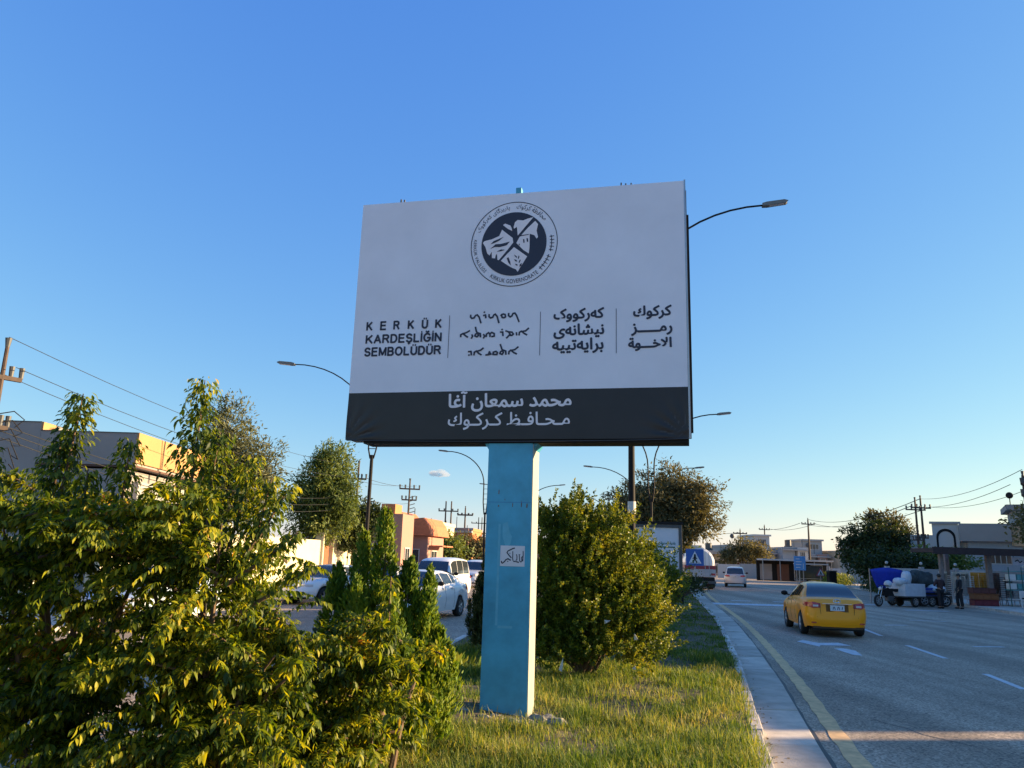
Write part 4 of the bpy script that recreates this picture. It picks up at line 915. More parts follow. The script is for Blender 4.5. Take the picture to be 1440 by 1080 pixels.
car('parked_car', 'blue white car glimpsed through the leafy shrub', 'car', SEDAN, mat('paint_ice',(.45,.55,.66),.3,coat=.6), (-9.2,21,0), math.atan2(-1,-.1), 'cars on the left road')

# tanker truck seen from behind
t = thing('tanker_truck', 'white tanker truck with a red band seen from behind the crossing sign', 'truck', (14.95,61.0,0), -.18)
b = MB(); b.tube([(0,0,2.0),(0,.15,2.0),(0,5.6,2.0),(0,5.75,2.0)], [.95,1.12,1.12,.95], 20); b.build('tank', whitep, t, smooth=True)
b = MB(); b.tube([(0,.2,2.0),(0,5.5,2.0)], 1.128, 20, cap=False)
red = mat('truck_red', (.30,.03,.04), .4)
part('band', red, t, (-1.16,1.16,-.03,5.5,1.50,1.78)); part('rear_board', mat('truck_grey',(.45,.42,.42),.6), t, (-1.15,1.15,-.12,.02,.92,1.49))
part('rear_frame', blackm, t, (-1.05,1.05,-.1,5.4,.62,.90)); part('bumper', darkgrey, t, (-1.15,1.15,-.25,-.12,.42,.62))
for s in (-1,1):
    part('tail_light', redlens, t, (s*.95-.15,s*.95+.15,-.15,-.121,1.05,1.2)); part('mud_flap', rubber, t, (s*.8-.3,s*.8+.3,.2,.24,.12,.85))
    for y in (.7,1.9,6.6): w_ = wheel(t, s*.85, y, .48, .3, steel, side=s); w_.rotation_euler = (0,0,PI/2)
part('cab', whitep, t, (-1.1,1.1,5.9,7.6,.7,2.7), bevel=.08); part('ladder', steel, t, (.35,.39,-.16,-.13,.95,2.8),(.65,.69,-.16,-.13,.95,2.8))

# cargo tricycles
def trike(label, loc, rz, box_m, box_top, load):
    t = thing('cargo_tricycle', label, 'cargo tricycle', loc, rz, 'cargo tricycles by the kerb')
    w1 = wheel(t, 1.35, 0, .31, .09, steel, 8); 
    for s in (-1,1): wheel(t, -.75, s*.48, .28, .12, steel, 6, side=s)
    b = MB(); b.tube([(1.35,.09,.31),(1.18,.09,.75),(1.02,.05,1.05)], .022, 6); b.tube([(1.35,-.09,.31),(1.18,-.09,.75),(1.02,-.05,1.05)], .022, 6); b.build('fork', chrome, t)
    b = MB(); b.tube([(.92,.34,1.10),(1.02,.1,1.07),(1.02,-.1,1.07),(.92,-.34,1.10)], .016, 6); b.build('handlebar', blackm, t)
    b = MB(); b.ball((1.17,0,.92),.07,.10,.09); b.build('headlight', clearlens, t, smooth=True)
    b = MB(); b.prism([(.35,.55),(1.0,.60),(.98,.86),(.75,.94),(.45,.78)], 'y', -.13, .13); b.build('fuel_tank', blackm, t, bevel=.04)
    b = MB(); b.prism([(-.05,.80),(.48,.80),(.50,.88),(.0,.90)], 'y', -.15, .15); b.build('seat', blackm, t, bevel=.03)
    b = MB(); b.box(.35,.75,-.14,.14,.28,.56); b.build('engine', darkgrey, t, bevel=.03)
    b = MB(); b.tube([(1.05,0,.95),(.8,0,.5),(.2,0,.42),(-1.3,0,.45)], .035, 6); b.build('frame', blackm, t)
    b = MB(); b.prism([(1.05+.35*math.cos(a)+.3, .31+.37*math.sin(a)) for a in [PI*.15+PI*.7*i/8 for i in range(9)]]+[(1.35+.34*math.cos(a), .31+.34*math.sin(a)) for a in [PI*.85-PI*.7*i/8 for i in range(9)]], 'y', -.06, .06)
    cb_ = thing('cargo_bed', None, None); cb_.parent = t
    part('bed_floor', darkgrey, cb_, (-1.45,.02,-.6,.6,.50,.56))
    for s in (-1,1): part('side_panel', box_m, cb_, (-1.45,.02,s*.6-.015,s*.6+.015,.56,box_top), bevel=.01)
    part('front_panel', box_m, cb_, (.0,.03,-.58,.58,.56,box_top)); part('tailgate', box_m, cb_, (-1.47,-1.44,-.58,.58,.56,box_top))
    return t
redp = mat('red_paint', (.30,.03,.03), .4)
trike('white sided cargo tricycle facing left piled with white sacks', (20.75,42.2,0), 3.55, mat('panel_white',(.52,.55,.60),.6,var=.1), 1.2, 1)
trike('cargo tricycle with a blue bed holding a big dark bundle', (22.35,43.6,0.0), 3.35, mat('panel_blue',(.03,.06,.30),.5), 1.0, 2)
def bundle(name, label, cat, c, r, m_, seed=0, group=None):
    rng = random.Random(seed); b = MB(); b.ball((0,0,0), *r, 14, 9)
    b.v = [tuple(Vector(v)*(1+.16*math.sin(v[0]*9+seed)+.12*math.sin(v[1]*11+v[2]*7+seed*2)+rng.uniform(-.05,.05))) for v in b.v]
    o = b.build(name, m_, None, smooth=70); o.location = c; return tag(o, label, cat, group)
sackw = mat('sack_white', (.50,.54,.60), .8, var=.12, bump=.5, bscale=12); sackd = mat('sack_dark', (.045,.055,.055), .8, var=.4, bump=.8, bscale=10)
bundle('sack', 'upright white sack peaking above the white cargo bed', 'sack', (21.35,42.3,1.42), (.27,.33,.42), sackw, 1, 'sacks on the cargo tricycles')
bundle('sack', 'white sack slumped at the front of the white cargo bed', 'sack', (20.95,42.1,1.28), (.36,.38,.2), sackw, 2, 'sacks on the cargo tricycles')
bundle('sack', 'small white sack hanging over the tricycle handlebar', 'sack', (20.25,41.9,1.15), (.2,.2,.17), sackw, 3, 'sacks on the cargo tricycles')
bundle('sack', 'round dark bundle on the blue cargo bed', 'sack', (23.0,43.9,1.38), (.55,.6,.55), sackd, 4, 'sacks on the cargo tricycles')
bundle('sack', 'smaller black bundle left of the round dark one', 'sack', (22.25,43.6,1.42), (.3,.4,.45), sackd, 5, 'sacks on the cargo tricycles')
bundle('sack', 'pale tied sack at the right end of the blue bed', 'sack', (23.55,43.4,.95), (.42,.4,.28), sackw, 6, 'sacks on the cargo tricycles')
t = thing('blue_tarpaulin', 'bright blue tarpaulin stretched on poles behind the white tricycle', 'tarpaulin', (21.4,44.6,.13), .1)
b = MB(); nn = 12
for i in range(nn+1):
    for j in range(7): u = i/nn; v = j/6; x0 = -.9+.35*(1-v); b.v.append((x0+(1.0-x0)*u, .06*math.sin(u*9+v*3), .75+1.0*v+(.12*math.sin(u*PI) if j == 6 else 0)))
for i in range(nn):
    for j in range(6): q = i*7+j; b.f.append((q, q+7, q+8, q+1))
o = b.build('sheet', mat('tarp_blue',(.012,.035,.38),.6,var=.15), t, smooth=True); so_ = o.modifiers.new('t','SOLIDIFY'); so_.thickness = .01
part('pole', steel, t, (-.92,-.88,.08,.12,-.1,1.8),(.98,1.02,.08,.12,-.1,1.8))
t = thing('market_trolley', 'low black flat trolley parked behind the two men', 'trolley', (23.2,43.4,.02), .05)
part('deck', blackm, t, (-.9,.9,-.4,.4,.62,.72)); part('rail', steel, t, (-.9,.9,-.42,-.39,.80,.83),(-.9,-.87,-.42,-.39,.72,.83),(.87,.9,-.42,-.39,.72,.83))
for x in (-.6,.6): wheel(t, x, -.35, .3, .12, steel, side=-1); wheel(t, x, .35, .3, .12, steel)

# ---------------------------------------------------------------- people
skinm = mat('skin', (.30,.17,.11), .6, var=.06); hairm = mat('hair', (.012,.010,.009), .6)
def skin(name, chains, m, parent, sub=2):
    """chains: lists of (point, radius); the first point of later chains may reuse an index by exact position"""
    V = []; R = []; E = []; idx = {}
    for ch in chains:
        prev = None
        for p, r in ch:
            key = tuple(round(c,4) for c in p)
            if key not in idx: idx[key] = len(V); V.append(p); R.append(r)
            if prev is not None and prev != idx[key]: E.append((prev, idx[key]))
            prev = idx[key]
    me = bpy.data.meshes.new(name); me.from_pydata(V, E, []); o = bpy.data.objects.new(name, me); col.objects.link(o)
    s = o.modifiers.new('skin', 'SKIN'); s.use_smooth_shade = True
    L = me.skin_vertices[0].data
    for i, r in enumerate(R): L[i].radius = (r, r) if not isinstance(r, tuple) else r; L[i].use_root = (i == 0)
    q = o.modifiers.new('sub', 'SUBSURF'); q.levels = q.render_levels = sub
    bpy.context.view_layer.update()
    dm = bpy.data.meshes.new_from_object(o.evaluated_get(bpy.context.evaluated_depsgraph_get())); dm.name = name
    bpy.data.objects.remove(o); dm.materials.clear(); dm.materials.append(m); dm.shade_smooth()
    o = bpy.data.objects.new(name, dm); col.objects.link(o); o.parent = parent; return o
def person(label, loc, rz, top_m, trou_m, armpose, step=.05, H_=1.76, lean=0.03, hood=False):
    """facing +y"""
    t = thing('person', label, 'person', loc, rz); k = H_/1.76
    P = lambda x,y,z: (x*k, (y+lean*max(0,z-.9))*k, z*k)
    pel = P(0,0,.96); wai = P(0,.0,1.10); che = P(0,-.01,1.32); nk = P(0,0,1.47); hd0 = P(0,.02,1.56); hd1 = P(0,.03,1.66)
    legs = []; tr = []
    for s in (-1,1):
        hip = P(s*.09,0,.90); kn = P(s*.11,s*step+.03,.50); an = P(s*.12,s*step,.09); toe = P(s*.14,s*step+.17,.045)
        legs.append([(pel,.11),(hip,.095),(kn,.062),(an,.042),(toe,.035)])
        tr.append([(pel,.14),(hip,.118),(kn,.088),(P(s*.12,s*step,.10),.085)])
    arms = []; sl = []; fing = MB()
    for s, (el, wr) in zip((-1,1), armpose):
        sh = P(s*.19,-.01,1.42); e = P(*el); w_ = P(*wr)
        arms.append([(che,.13),(sh,.062),(e,.045),(w_,.032)])
        sl.append([(che,.155),(sh,.085),(e,.062),(tuple(Vector(e).lerp(Vector(w_),.85)),.050)])
        d = (Vector(w_)-Vector(e)).normalized(); sd_ = d.cross(Vector((0,1,0))).normalized() if abs(d.y) < .9 else Vector((1,0,0))
        palm = Vector(w_)+d*.05; arms[-1].append((tuple(palm),.034))
        for f in range(4):
            o_ = sd_*(-.027+.018*f); l = (.065,.078,.072,.055)[f]; a = palm+d*.03+o_
            fing.tube([a, a+d*l*.55, a+d*l+Vector((0,.012,-.012))], [.009,.008,.006], 5)
        a = Vector(w_)+d*.02+sd_*.03; fing.tube([a, a+d*.03+sd_*.02, a+d*.06+sd_*.022], [.010,.009,.007], 5)
    body = skin('body', [[(pel,.12),(wai,.12),(che,.13),(nk,.055),(hd0,.07),(hd1,.085),(P(0,.02,1.72),.06)]]+legs+arms, skinm, t)
    fo_ = MB(); fo_.v = fing.v; fo_.f = fing.f; fo_.build('fingers', skinm, t, smooth=True)['kind'] = 'stuff'
    skin('top', [[(P(0,0,.93),.152),(wai,.142),(che,.158),(P(0,0,1.44),.085)]]+sl, top_m, t)
    skin('trousers', tr, trou_m, t)
    for s in (-1,1):
        b = MB(); b.ball(P(s*.13,s*step+.06,.045), .048,.13,.05, 10, 6); b.build('shoe', blackm, t, smooth=True)
    b = MB(); b.ball(P(0,.0,1.675), .098,.112,.102, 14, 9); b.v = [v for v in b.v]; h = b.build('hair', hairm, t, smooth=True)
    b = MB(); b.tube([P(0,.105,1.645), P(0,.135,1.615), P(0,.11,1.60)], [.008,.014,.008], 6)
    for s in (-1,1): b.ball(P(s*.088,.02,1.62), .012,.022,.032, 6, 5)
    b.build('nose_and_ears', skinm, t, smooth=True)['kind'] = 'stuff'
    b = MB(); 
    for s in (-1,1): b.ball(P(s*.032,.098,1.645), .011,.008,.007, 6, 4)
    b.build('eyes', blackm, t)['kind'] = 'stuff'
    return t
maroon = mat('shirt_maroon', (.045,.022,.024), .85, var=.3); black_c = mat('cloth_black', (.012,.012,.016), .85)
person('man with a dark maroon shirt and folded arms beside the tricycle', (22.75,41.55,.0), .25, maroon, black_c, (((-.33,.02,1.18),(-.14,.2,1.16)),((.33,.02,1.18),(.14,.22,1.14))), .04, 1.76)
person('slim man in black clothes standing side on by the kerb', (23.85,41.75,.0), 1.35, black_c, black_c, (((-.22,-.03,1.14),(-.2,.10,.92)),((.22,-.03,1.14),(.2,.10,.92))), .06, 1.80, lean=-.03)
# ---------------------------------------------------------------- buildings
wincol = mat('window_dark', (.03,.035,.04), .12, spec=.8); doorm = mat('door_brown', (.14,.055,.03), .6)
beige = mat('wall_beige', (.42,.35,.27), .9, var=.08, scale=.8); grey_w = mat('wall_grey', (.29,.265,.25), .9, var=.08, scale=.6)
orange_w = mat('wall_sand', (.42,.235,.10), .9, var=.06, scale=.6); white_w = mat('wall_white', (.50,.485,.47), .9, var=.06, scale=.6)
pink_w = mat('wall_pink', (.36,.20,.16), .9, var=.06); cream_w = mat('wall_cream', (.62,.55,.38), .9, var=.07, scale=1); brick_w = mat('wall_orange', (.56,.20,.08), .9, var=.1)
palegrey = mat('wall_pale_grey', (.34,.33,.325), .9, var=.08); blueg = mat('wall_blue_grey', (.30,.33,.38), .9, var=.08)
def win(parent, axis, pos, a0, a1, z0, z1, side, fm=None, bars=1):
    """window on a wall: axis 'x' wall faces +-x at x=pos, spans y a0..a1; axis 'y' faces +-y"""
    f = MB(); t = .07; d = side*.05
    def bx(b, a, c, e, g, n0, n1):
        lo, hi = min(n0,n1), max(n0,n1)
        if axis == 'y': b.box(a, c, lo, hi, e, g)
        else: b.box(lo, hi, a, c, e, g)
    for (a,c,e,g) in ((a0,a0+t,z0,z1),(a1-t,a1,z0,z1),(a0+t,a1-t,z0,z0+t),(a0+t,a1-t,z1-t,z1)): bx(f,a,c,e,g,pos+side*.002,pos+d)
    for i in range(bars): c = a0+(a1-a0)*(i+1)/(bars+1); bx(f,c-.025,c+.025,z0+t,z1-t,pos+side*.02,pos+side*.045)
    fr = f.build('window', fm or white_w, parent); p = MB(); bx(p, a0+t+.003, a1-t-.003, z0+t+.003, z1-t-.003, pos+side*.002, pos+side*.015); p.build('pane', wincol, fr)
    return fr
def house(label, x, y, rz, W, D, H_, m, front=(), group='houses along the right road', parapet=.35, pm=None, door=None, upper=None, cat='house', tank=False, dish=False, garage=None):
    """front wall at y=0 facing -y in house space, x 0..W, depth D"""
    t = thing('house', label, cat, (x,y,0), rz, group)
    part('wall', m, t, (0,W,0,D,0,H_)); part('parapet', pm or m, t, (-.08,W+.08,-.08,D+.08,H_+.001,H_+parapet))
    part('slab', palegrey, t, (-.35,W+.1,-.9,-.081,H_-.22,H_+.02))
    for (a,b_,c,d) in front: win(t,'y',0,a,b_,c,d,-1)
    if door: part('door', doorm, t, (door,door+1.1,-.04,-.002,0,2.2))
    if garage: part('garage_door', darkgrey, t, (garage[0],garage[1],-.04,-.002,0,2.5))
    if upper:
        ux0,ux1,uy0,uh,um = upper; z = H_+parapet+.002
        part('upper_storey', um, t, (ux0,ux1,uy0,D-.3,z,z+uh)); part('parapet', um, t, (ux0-.25,ux1+.25,uy0-.3,D,z+uh+.001,z+uh+.3))
        win(t,'y',uy0,ux0+.6,ux1-.6,z+.8,z+uh-.5,-1,bars=3)
    # cornice, plinth, a projecting bay in another colour, shades over the openings, air conditioners, downpipe
    k = (len(label)*7) % 5
    part('plinth', grey_w, t, (-.02,W+.02,-.06,-.003,0,.45)); part('cornice', palegrey, t, (-.12,W+.12,-.16,-.083,H_+.12,H_+parapet+.02))
    bx0 = W*(.08 if k%2 else .55); part('projecting_bay', [white_w,cream_w,blueg,grey_w,pink_w][k], t, (bx0,bx0+W*.36,-.55,-.07,H_*.52,H_+parapet-.05))
    win(t,'y',-.55,bx0+W*.07,bx0+W*.29,H_*.52+.35,H_+parapet-.75,-1,bars=2)
    for (a,b_,c,d) in front: part('window_shade', palegrey, t, (a-.1,b_+.1,-.42,-.052,d+.06,d+.14))
    part('downpipe', darkgrey, t, (W*.5-.04,W*.5+.04,-.14,-.063,.46,H_-.25)); part('air_conditioner', white_w, t, (W*.46,W*.46+.7,-.50,-.15,H_*.42,H_*.42+.45))
    for q in range(3): part('roof_post', darkgrey, t, (W*(.15+.33*q),W*(.15+.33*q)+.07,.3,.37,H_+parapet,H_+parapet+.35+.5*((k+q)%3)))
    if tank:
        b = MB(); zz = H_+parapet+(upper[3]+.3 if upper else 0); b.tube([(W*.6,D*.5,zz+.3),(W*.6,D*.5,zz+1.3)], .55, 12); b.box(W*.6-.5,W*.6+.5,D*.5-.5,D*.5+.5,zz,zz+.299); b.build('water_tank', darkgrey, t, smooth=True)
    if dish:
        b = MB(); zz = H_+parapet; b.tube([(W*.3,1,zz),(W*.3,1,zz+1.4)], .04, 6); b.ball((W*.3,.9,zz+1.5), .42,.12,.42, 10, 6); b.build('satellite_dish', darkgrey, t, smooth=True)
    return t
# left: the big grey house with the sunlit sand-coloured street front
t = thing('house', 'big modern house with grey flank and sunlit sand coloured overhanging front', 'house', (0,0,0))
part('wall', grey_w, t, (-24,-17.7,28.8,42,0,6.42)); part('wall', grey_w, t, (-17.69,-14.35,28.9,34.6,0,4.75)); 
part('upper_wall', grey_w, t, (-17.69,-14.05,28.8,36.2,4.9,6.1)); part('sand_cladding', orange_w, t, (-14.049,-13.97,28.79,36.3,5.0,6.13)); part('sand_cladding', orange_w, t, (-17.699,-17.62,28.79,29.6,6.101,6.43))
part('soffit', mat('soffit_brown',(.10,.05,.035),.8), t, (-17.6,-13.98,28.82,36.2,4.82,4.899)); part('cladding_joint', darkgrey, t, (-13.969,-13.955,31.0,31.04,5.0,6.13))
part('balcony_wall', palegrey, t, (-14.34,-14.1,29.5,36.3,3.65,4.35)); part('lower_front', palegrey, t, (-14.349,-14.2,28.9,36.3,0,3.2))
win(t,'x',-14.199,30.2,31.6,1.0,2.4,1); win(t,'x',-14.199,33.0,34.6,1.0,2.4,1); win(t,'y',28.8,-20.5,-19,1.2,2.6,-1); win(t,'y',28.9,-16.4,-15.3,2.9,3.9,-1,bars=2)
part('roof_edge', darkgrey, t, (-17.69,-14.05,28.78,36.2,6.101,6.135)); part('roof_edge', darkgrey, t, (-24,-17.70,28.78,42,6.421,6.455))
t = thing('garden_wall', 'cream plastered wall with a brown gate behind the left trees', 'wall', (0,0,0))
def slantbox(b, x0,y0,x1,y1,th,z0,z1):
    d = Vector((x1-x0,y1-y0)).normalized(); n_ = Vector((d.y,-d.x))*th
    b.add([(x0,y0,z0),(x1,y1,z0),(x1+n_.x,y1+n_.y,z0),(x0+n_.x,y0+n_.y,z0),(x0,y0,z1),(x1,y1,z1),(x1+n_.x,y1+n_.y,z1),(x0+n_.x,y0+n_.y,z1)], [(0,3,2,1),(4,5,6,7),(0,1,5,4),(1,2,6,5),(2,3,7,6),(3,0,4,7)])
b = MB(); slantbox(b,-12.6,24,-10.0,41.9,.22,0,2.55); b.build('wall_panel', cream_w, t)
b = MB(); slantbox(b,-9.83,43.2,-9.0,50,.22,0,2.75); b.build('wall_panel', cream_w, t)
b = MB(); slantbox(b,-9.98,42.0,-9.84,43.15,.10,0,2.3); b.build('gate', mat('gate_rust',(.26,.09,.04),.7), t)
for q in ((-12.6,24),(-11.5,31.5),(-10.05,41.6),(-9.85,43.2)): b = MB(); b.box(q[0]-.1,q[0]+.32,q[1]-.02,q[1]+.3,0,2.95); b.build('pillar', cream_w, t)
# left: pink and orange houses further along the left road
t = thing('house', 'pink house with a small red roof box between the lamp post and the conifer', 'house', (-9.9,53,0), -.2, 'houses along the left road')
part('wall', pink_w, t, (0,2.9,0,2.4,0,4.6)); part('wall', grey_w, t, (-4.5,-.01,1,7,0,3.4)); part('wall', white_w, t, (-3.2,-.01,2,7,3.41,4.4)); part('roof_box', brick_w, t, (1.0,2.0,.9,2.3,4.601,5.3)); win(t,'x',2.9,.7,1.7,1.2,2.4,1); win(t,'y',0,.8,2.0,1.4,2.6,-1); win(t,'y',1,-3.2,-1.8,1.2,2.4,-1)
t = thing('house', 'orange house with steep tiled gables next to the transformer pole', 'house', (-8.6,62,0), -.2, 'houses along the left road')
part('wall', pink_w, t, (0,2.4,0,4.5,0,3.4)); part('wall', cream_w, t, (-2.0,-.01,1,7,0,3.3))
rt_ = mat('roof_tile', (.50,.16,.07), .8, var=.2, scale=5, bump=.6, bscale=20)
for (a,c,zb,zt_) in ((-1.9,.6,3.42,5.3),(.62,2.8,3.42,4.8)):
    b = MB(); b.prism([(a,zb),(c,zb),(c-.25,zt_-.6),((a+c)/2+.4,zt_),(a+.5,zt_-.1)], 'y', -.4, 4.8); b.build('roof', rt_, t)
win(t,'x',2.4,1,2.6,1.1,2.3,1); win(t,'y',0,.5,1.8,1.0,2.4,-1); part('awning', rt_, t, (2.41,3.5,.5,3.5,2.6,2.7))
for i,(x,y,W,D,Hh,mm,lb) in enumerate(((-12.5,82,5.5,7,5.0,cream_w,'cream flat roofed house beyond the orange gables'),(-8.2,95,4,6,4.9,brick_w,'orange brick house behind the twin utility pole'),(-4.5,118,5,6,4.5,pink_w,'low pink house far along the left road'),(1.5,135,6,6,4.2,white_w,'pale low house at the end of the left road'))):
    house(lb, x, y, -.15, W, D, Hh, mm, ((.8,2.0,1.2,2.4),(W-1.9,W-.7,1.2,2.4)), 'houses along the left road')
# small gate pier seen at the left edge
t = thing('gate_pier', 'low sunlit cream pier with a red gate at the left edge', 'gate', (-13.4,20.5,0), .3)
part('pier', cream_w, t, (.3,1.1,0,.4,0,2.1)); part('gate_leaf', doorm, t, (-1.2,.29,.1,.16,.1,2.0))
# right: distant row beyond the bend
rows = [(27.0,128,4.6,8,5.0,palegrey,'pale grey house with a dark ground floor far left in the row'),(32.2,131,4.4,8,4.3,beige,'narrow beige house behind the crossing truck'),(37.4,134,4.6,8,5.4,palegrey,'grey house behind the autumn tree'),(42.8,136,3.6,8,6.5,white_w,'white stepped house in the middle of the far row'),
        (47.0,134,4.4,8,5.3,blueg,'bluish house right of the white stepped house'),(52,138,4.4,8,6.0,palegrey,'pale two storey house behind the blue road sign'),(57.2,136,4.6,8,5.0,beige,'beige house right of the tall utility pole'),(62.4,139,4.6,8,6.2,grey_w,'grey house left of the dark right hand tree'),(67.6,136,7,8,4.8,beige,'beige house behind the dark right hand tree')]
for i,(x,y,W,D,Hh,mm,lb) in enumerate(rows):
    house(lb, x, y, .05, W, D, Hh*.62 if i in (3,5,7) else Hh-.6, mm, ((.4,1.5,1.2,2.5),(W-1.5,W-.4,1.2,2.5)), garage=(W/2-.6,W/2+.6) if i%2 else None, door=W/2-.5 if i%2==0 else None,
          upper=(.5,W-.4,1.2,Hh*.38,mm) if i in (3,5,7) else None, tank=i in (1,4,8), dish=i in (2,5,6))
t = thing('long_wall', 'long pale boundary wall in front of the far houses', 'wall', (30,112,0), .07)
for i in range(14): part('wall_panel', [white_w,palegrey,blueg][i%3], t, (i*3.3,i*3.3+3.25,0,.2,0,1.9+.15*math.sin(i*2.1))); 
t = thing('shop_awning', 'long white awning over a dark shopfront beyond the taxi', 'awning', (32.5,102,0), .1)
part('awning_sheet', white_w, t, (0,9.5,-1.5,.4,2.55,2.75)); part('shopfront', blackm, t, (0,9.5,.41,.6,0,2.54)); 
for i in range(5): part('post', steel, t, (i*2.3,i*2.3+.08,-1.4,-1.32,0,2.549))
for i in range(4): part('shop_panel', [grey_w,doorm,blueg,palegrey][i], t, (.4+i*2.3,2.0+i*2.3,.34,.409,.1,2.1))
t = thing('bus_shelter', 'small glass bus shelter beside the blue road sign', 'bus shelter', (32.6,88,.13), .05)
part('roof', white_w, t, (0,3.4,0,1.5,2.0,2.12)); part('post', steel, t, (0,.1,0,.1,0,1.999)); part('post', steel, t, (3.3,3.4,0,.1,0,1.999)); part('glass_panel', glass, t, (.1,3.3,1.4,1.45,.3,1.9)); part('bench', steel, t, (.4,3.0,.9,1.3,.42,.48))
t = thing('waste_bin', 'dark upright bin next to the warning sign', 'bin', (32.7,79.5,.0), .1); part('body', blackm, t, (-.4,.4,-.3,.3,0,1.5), bevel=.04); part('lid', darkgrey, t, (-.45,.45,-.35,.35,1.501,1.6))
# right: near houses behind the canopy
h1 = thing('house', 'white house with a dark framed arch above its roof line', 'house', (38.9,75.5,0), -.5, 'houses along the right road')
part('wall', white_w, h1, (0,6.2,0,8,0,5.2)); part('arch_wall', white_w, h1, (1.9,4.1,-.3,-.01,3.0,6.25)); part('cornice', palegrey, h1, (1.7,4.3,-.5,-.002,6.251,6.45)); part('side_wall', palegrey, h1, (6.21,8.8,1,8,0,5.4))
b = MB(); pts = [(2.2,3.9)]+[(3.0+.8*math.cos(a),5.0+.8*math.sin(a)) for a in [PI-PI*i/10 for i in range(11)]]+[(3.8,3.9)]
inner = [(3.0+(x-3.0)*.78,4.0+(z-4.0)*.86) for x,z in pts]; nn = len(pts); b.v = [(x,-.33,z) for x,z in pts]+[(x,-.33,z) for x,z in inner]+[(x,-.301,z) for x,z in pts]+[(x,-.301,z) for x,z in inner]
b.f = [(i,i+1,nn+i+1,nn+i) for i in range(nn-1)]+[(i,i+1,2*nn+i+1,2*nn+i) for i in range(nn-1)]; b.build('arch_frame', blackm, h1)
for q in ((.4,1.6,2.0,3.4),(4.7,5.8,2.0,3.4),(2.4,2.8,2.2,3.6),(3.2,3.6,2.2,3.6)): win(h1,'y',0 if q[0]<2 or q[0]>4 else -.3,q[0],q[1],q[2],q[3],-1)
h2 = thing('house', 'grey two storey house with a tan upper wall behind the canopy', 'house', (41.4,70.3,0), -.5, 'houses along the right road')
part('wall', blueg, h2, (0,4.0,0,8,0,4.55)); part('upper_band', grey_w, h2, (-.6,3.3,-.7,8,4.551,6.1)); part('upper_wall', mat('wall_tan',(.52,.34,.20),.9,var=.12,scale=.5), h2, (3.31,8,-.3,8,4.2,6.05)); part('lower_wall', palegrey, h2, (4.01,8,.0,7.9,0,4.19)); part('roof_room', palegrey, h2, (3.7,7.6,1,7,6.051,7.35)); part('roof_slab', grey_w, h2, (3.2,8,.5,7.5,7.351,7.85))
win(h2,'y',1,4.4,6.6,6.3,7.2,-1,bars=4); win(h2,'y',0,1.5,3.2,2.6,3.9,-1,bars=3); win(h2,'y',0,5.2,6.6,1.6,3.2,-1)
b = MB(); b.tube([(3.6,1.2,7.85),(3.6,1.2,8.6)], .04, 6); b.ball((3.6,1.1,8.7), .3,.12,.3, 10,6); b.build('satellite_dish', blackm, h2, smooth=True)
b = MB(); b.ball((5.2,2,7.9),.5,.4,.35,10,6); b.build('roof_vent', blackm, h2, smooth=True)
house('pale house behind the canopy on the far right', 49, 68, 0, 8, 8, 5.2, beige, ((1,2.4,1.2,2.6),(4,5.4,3.2,4.4)))
house('low grey house between the dark tree and the white arch house', 41.5, 92, .0, 8, 6, 4.6, palegrey, ((1,2.4,1.2,2.6),(5,6.4,1.2,2.6)))
t = thing('garden_wall', 'pale boundary wall with round lamps behind the furniture stalls', 'wall', (25.0,52,0), .02)
for i in range(8):
    part('wall_panel', [white_w,palegrey][i%2], t, (i*2.3+.25,i*2.3+2.25,0,.2,0,2.0)); part('pillar', palegrey, t, (i*2.3,i*2.3+.245,-.04,.24,0,2.12))
    b = MB(); b.ball((i*2.3+.12,.1,2.34),.10,.10,.10,10,7); b.build('globe_lamp', white_w, t, smooth=True)
# row of houses along the right pavement outside the frame: they shade the road as in the photograph
K = math.tan(SUN_EL)
def shade_house(lab, y0, y1, x0, h, mm, slant=(0,0)):
    t = thing('house', lab, 'house', (0,0,0), 0, 'houses along the right road')
    b = MB(); sl = .135; x1 = x0+8
    b.v = [(x0,y0,0),(x1,y0+8*sl,0),(x1,y1+8*sl,0),(x0,y1,0),(x0,y0,h),(x1,y0+8*sl,h),(x1,y1+8*sl,h),(x0,y1,h)]; b.f = [(0,3,2,1),(4,5,6,7),(0,1,5,4),(1,2,6,5),(2,3,7,6),(3,0,4,7)]
    b.build('wall', mm, t)
    n_ = int((y1-y0)/3.4)
    for i in range(n_): y = y0+1+i*3.4; win(t,'x',x0,y,y+1.4,1.2,2.5,-1); win(t,'x',x0,y,y+1.4,3.9,5.0,-1)
    part('door', doorm, t, (x0-.05,x0-.002,y0+2.6,y0+3.3,0,2.2))
SX = 29.5
hA = .10+(SX-3.0)*K
shade_house('two storey beige house on the right pavement behind the camera', -26, 2, SX, hA, beige); shade_house('two storey white house on the right pavement next to the camera', 2.1, 13.05, SX, hA, white_w)
shade_house('two storey grey house past the narrow alley on the right pavement', 13.43, 18.1, SX, hA, palegrey); shade_house('taller beige house on the right pavement before the furniture stalls', 18.15, 33, SX+.5, hA+2.2, beige)
shade_house('tall white house on the right pavement beside the furniture stalls', 33.2, 43, SX+4, hA+2.2, white_w)

shade_house('three storey beige block beside the canopy outside the frame', 44.5, 64, 45.5, 9.6, beige)
shade_house('three storey white block behind the dark tree outside the frame', 66, 86, 61, 10.6, white_w)
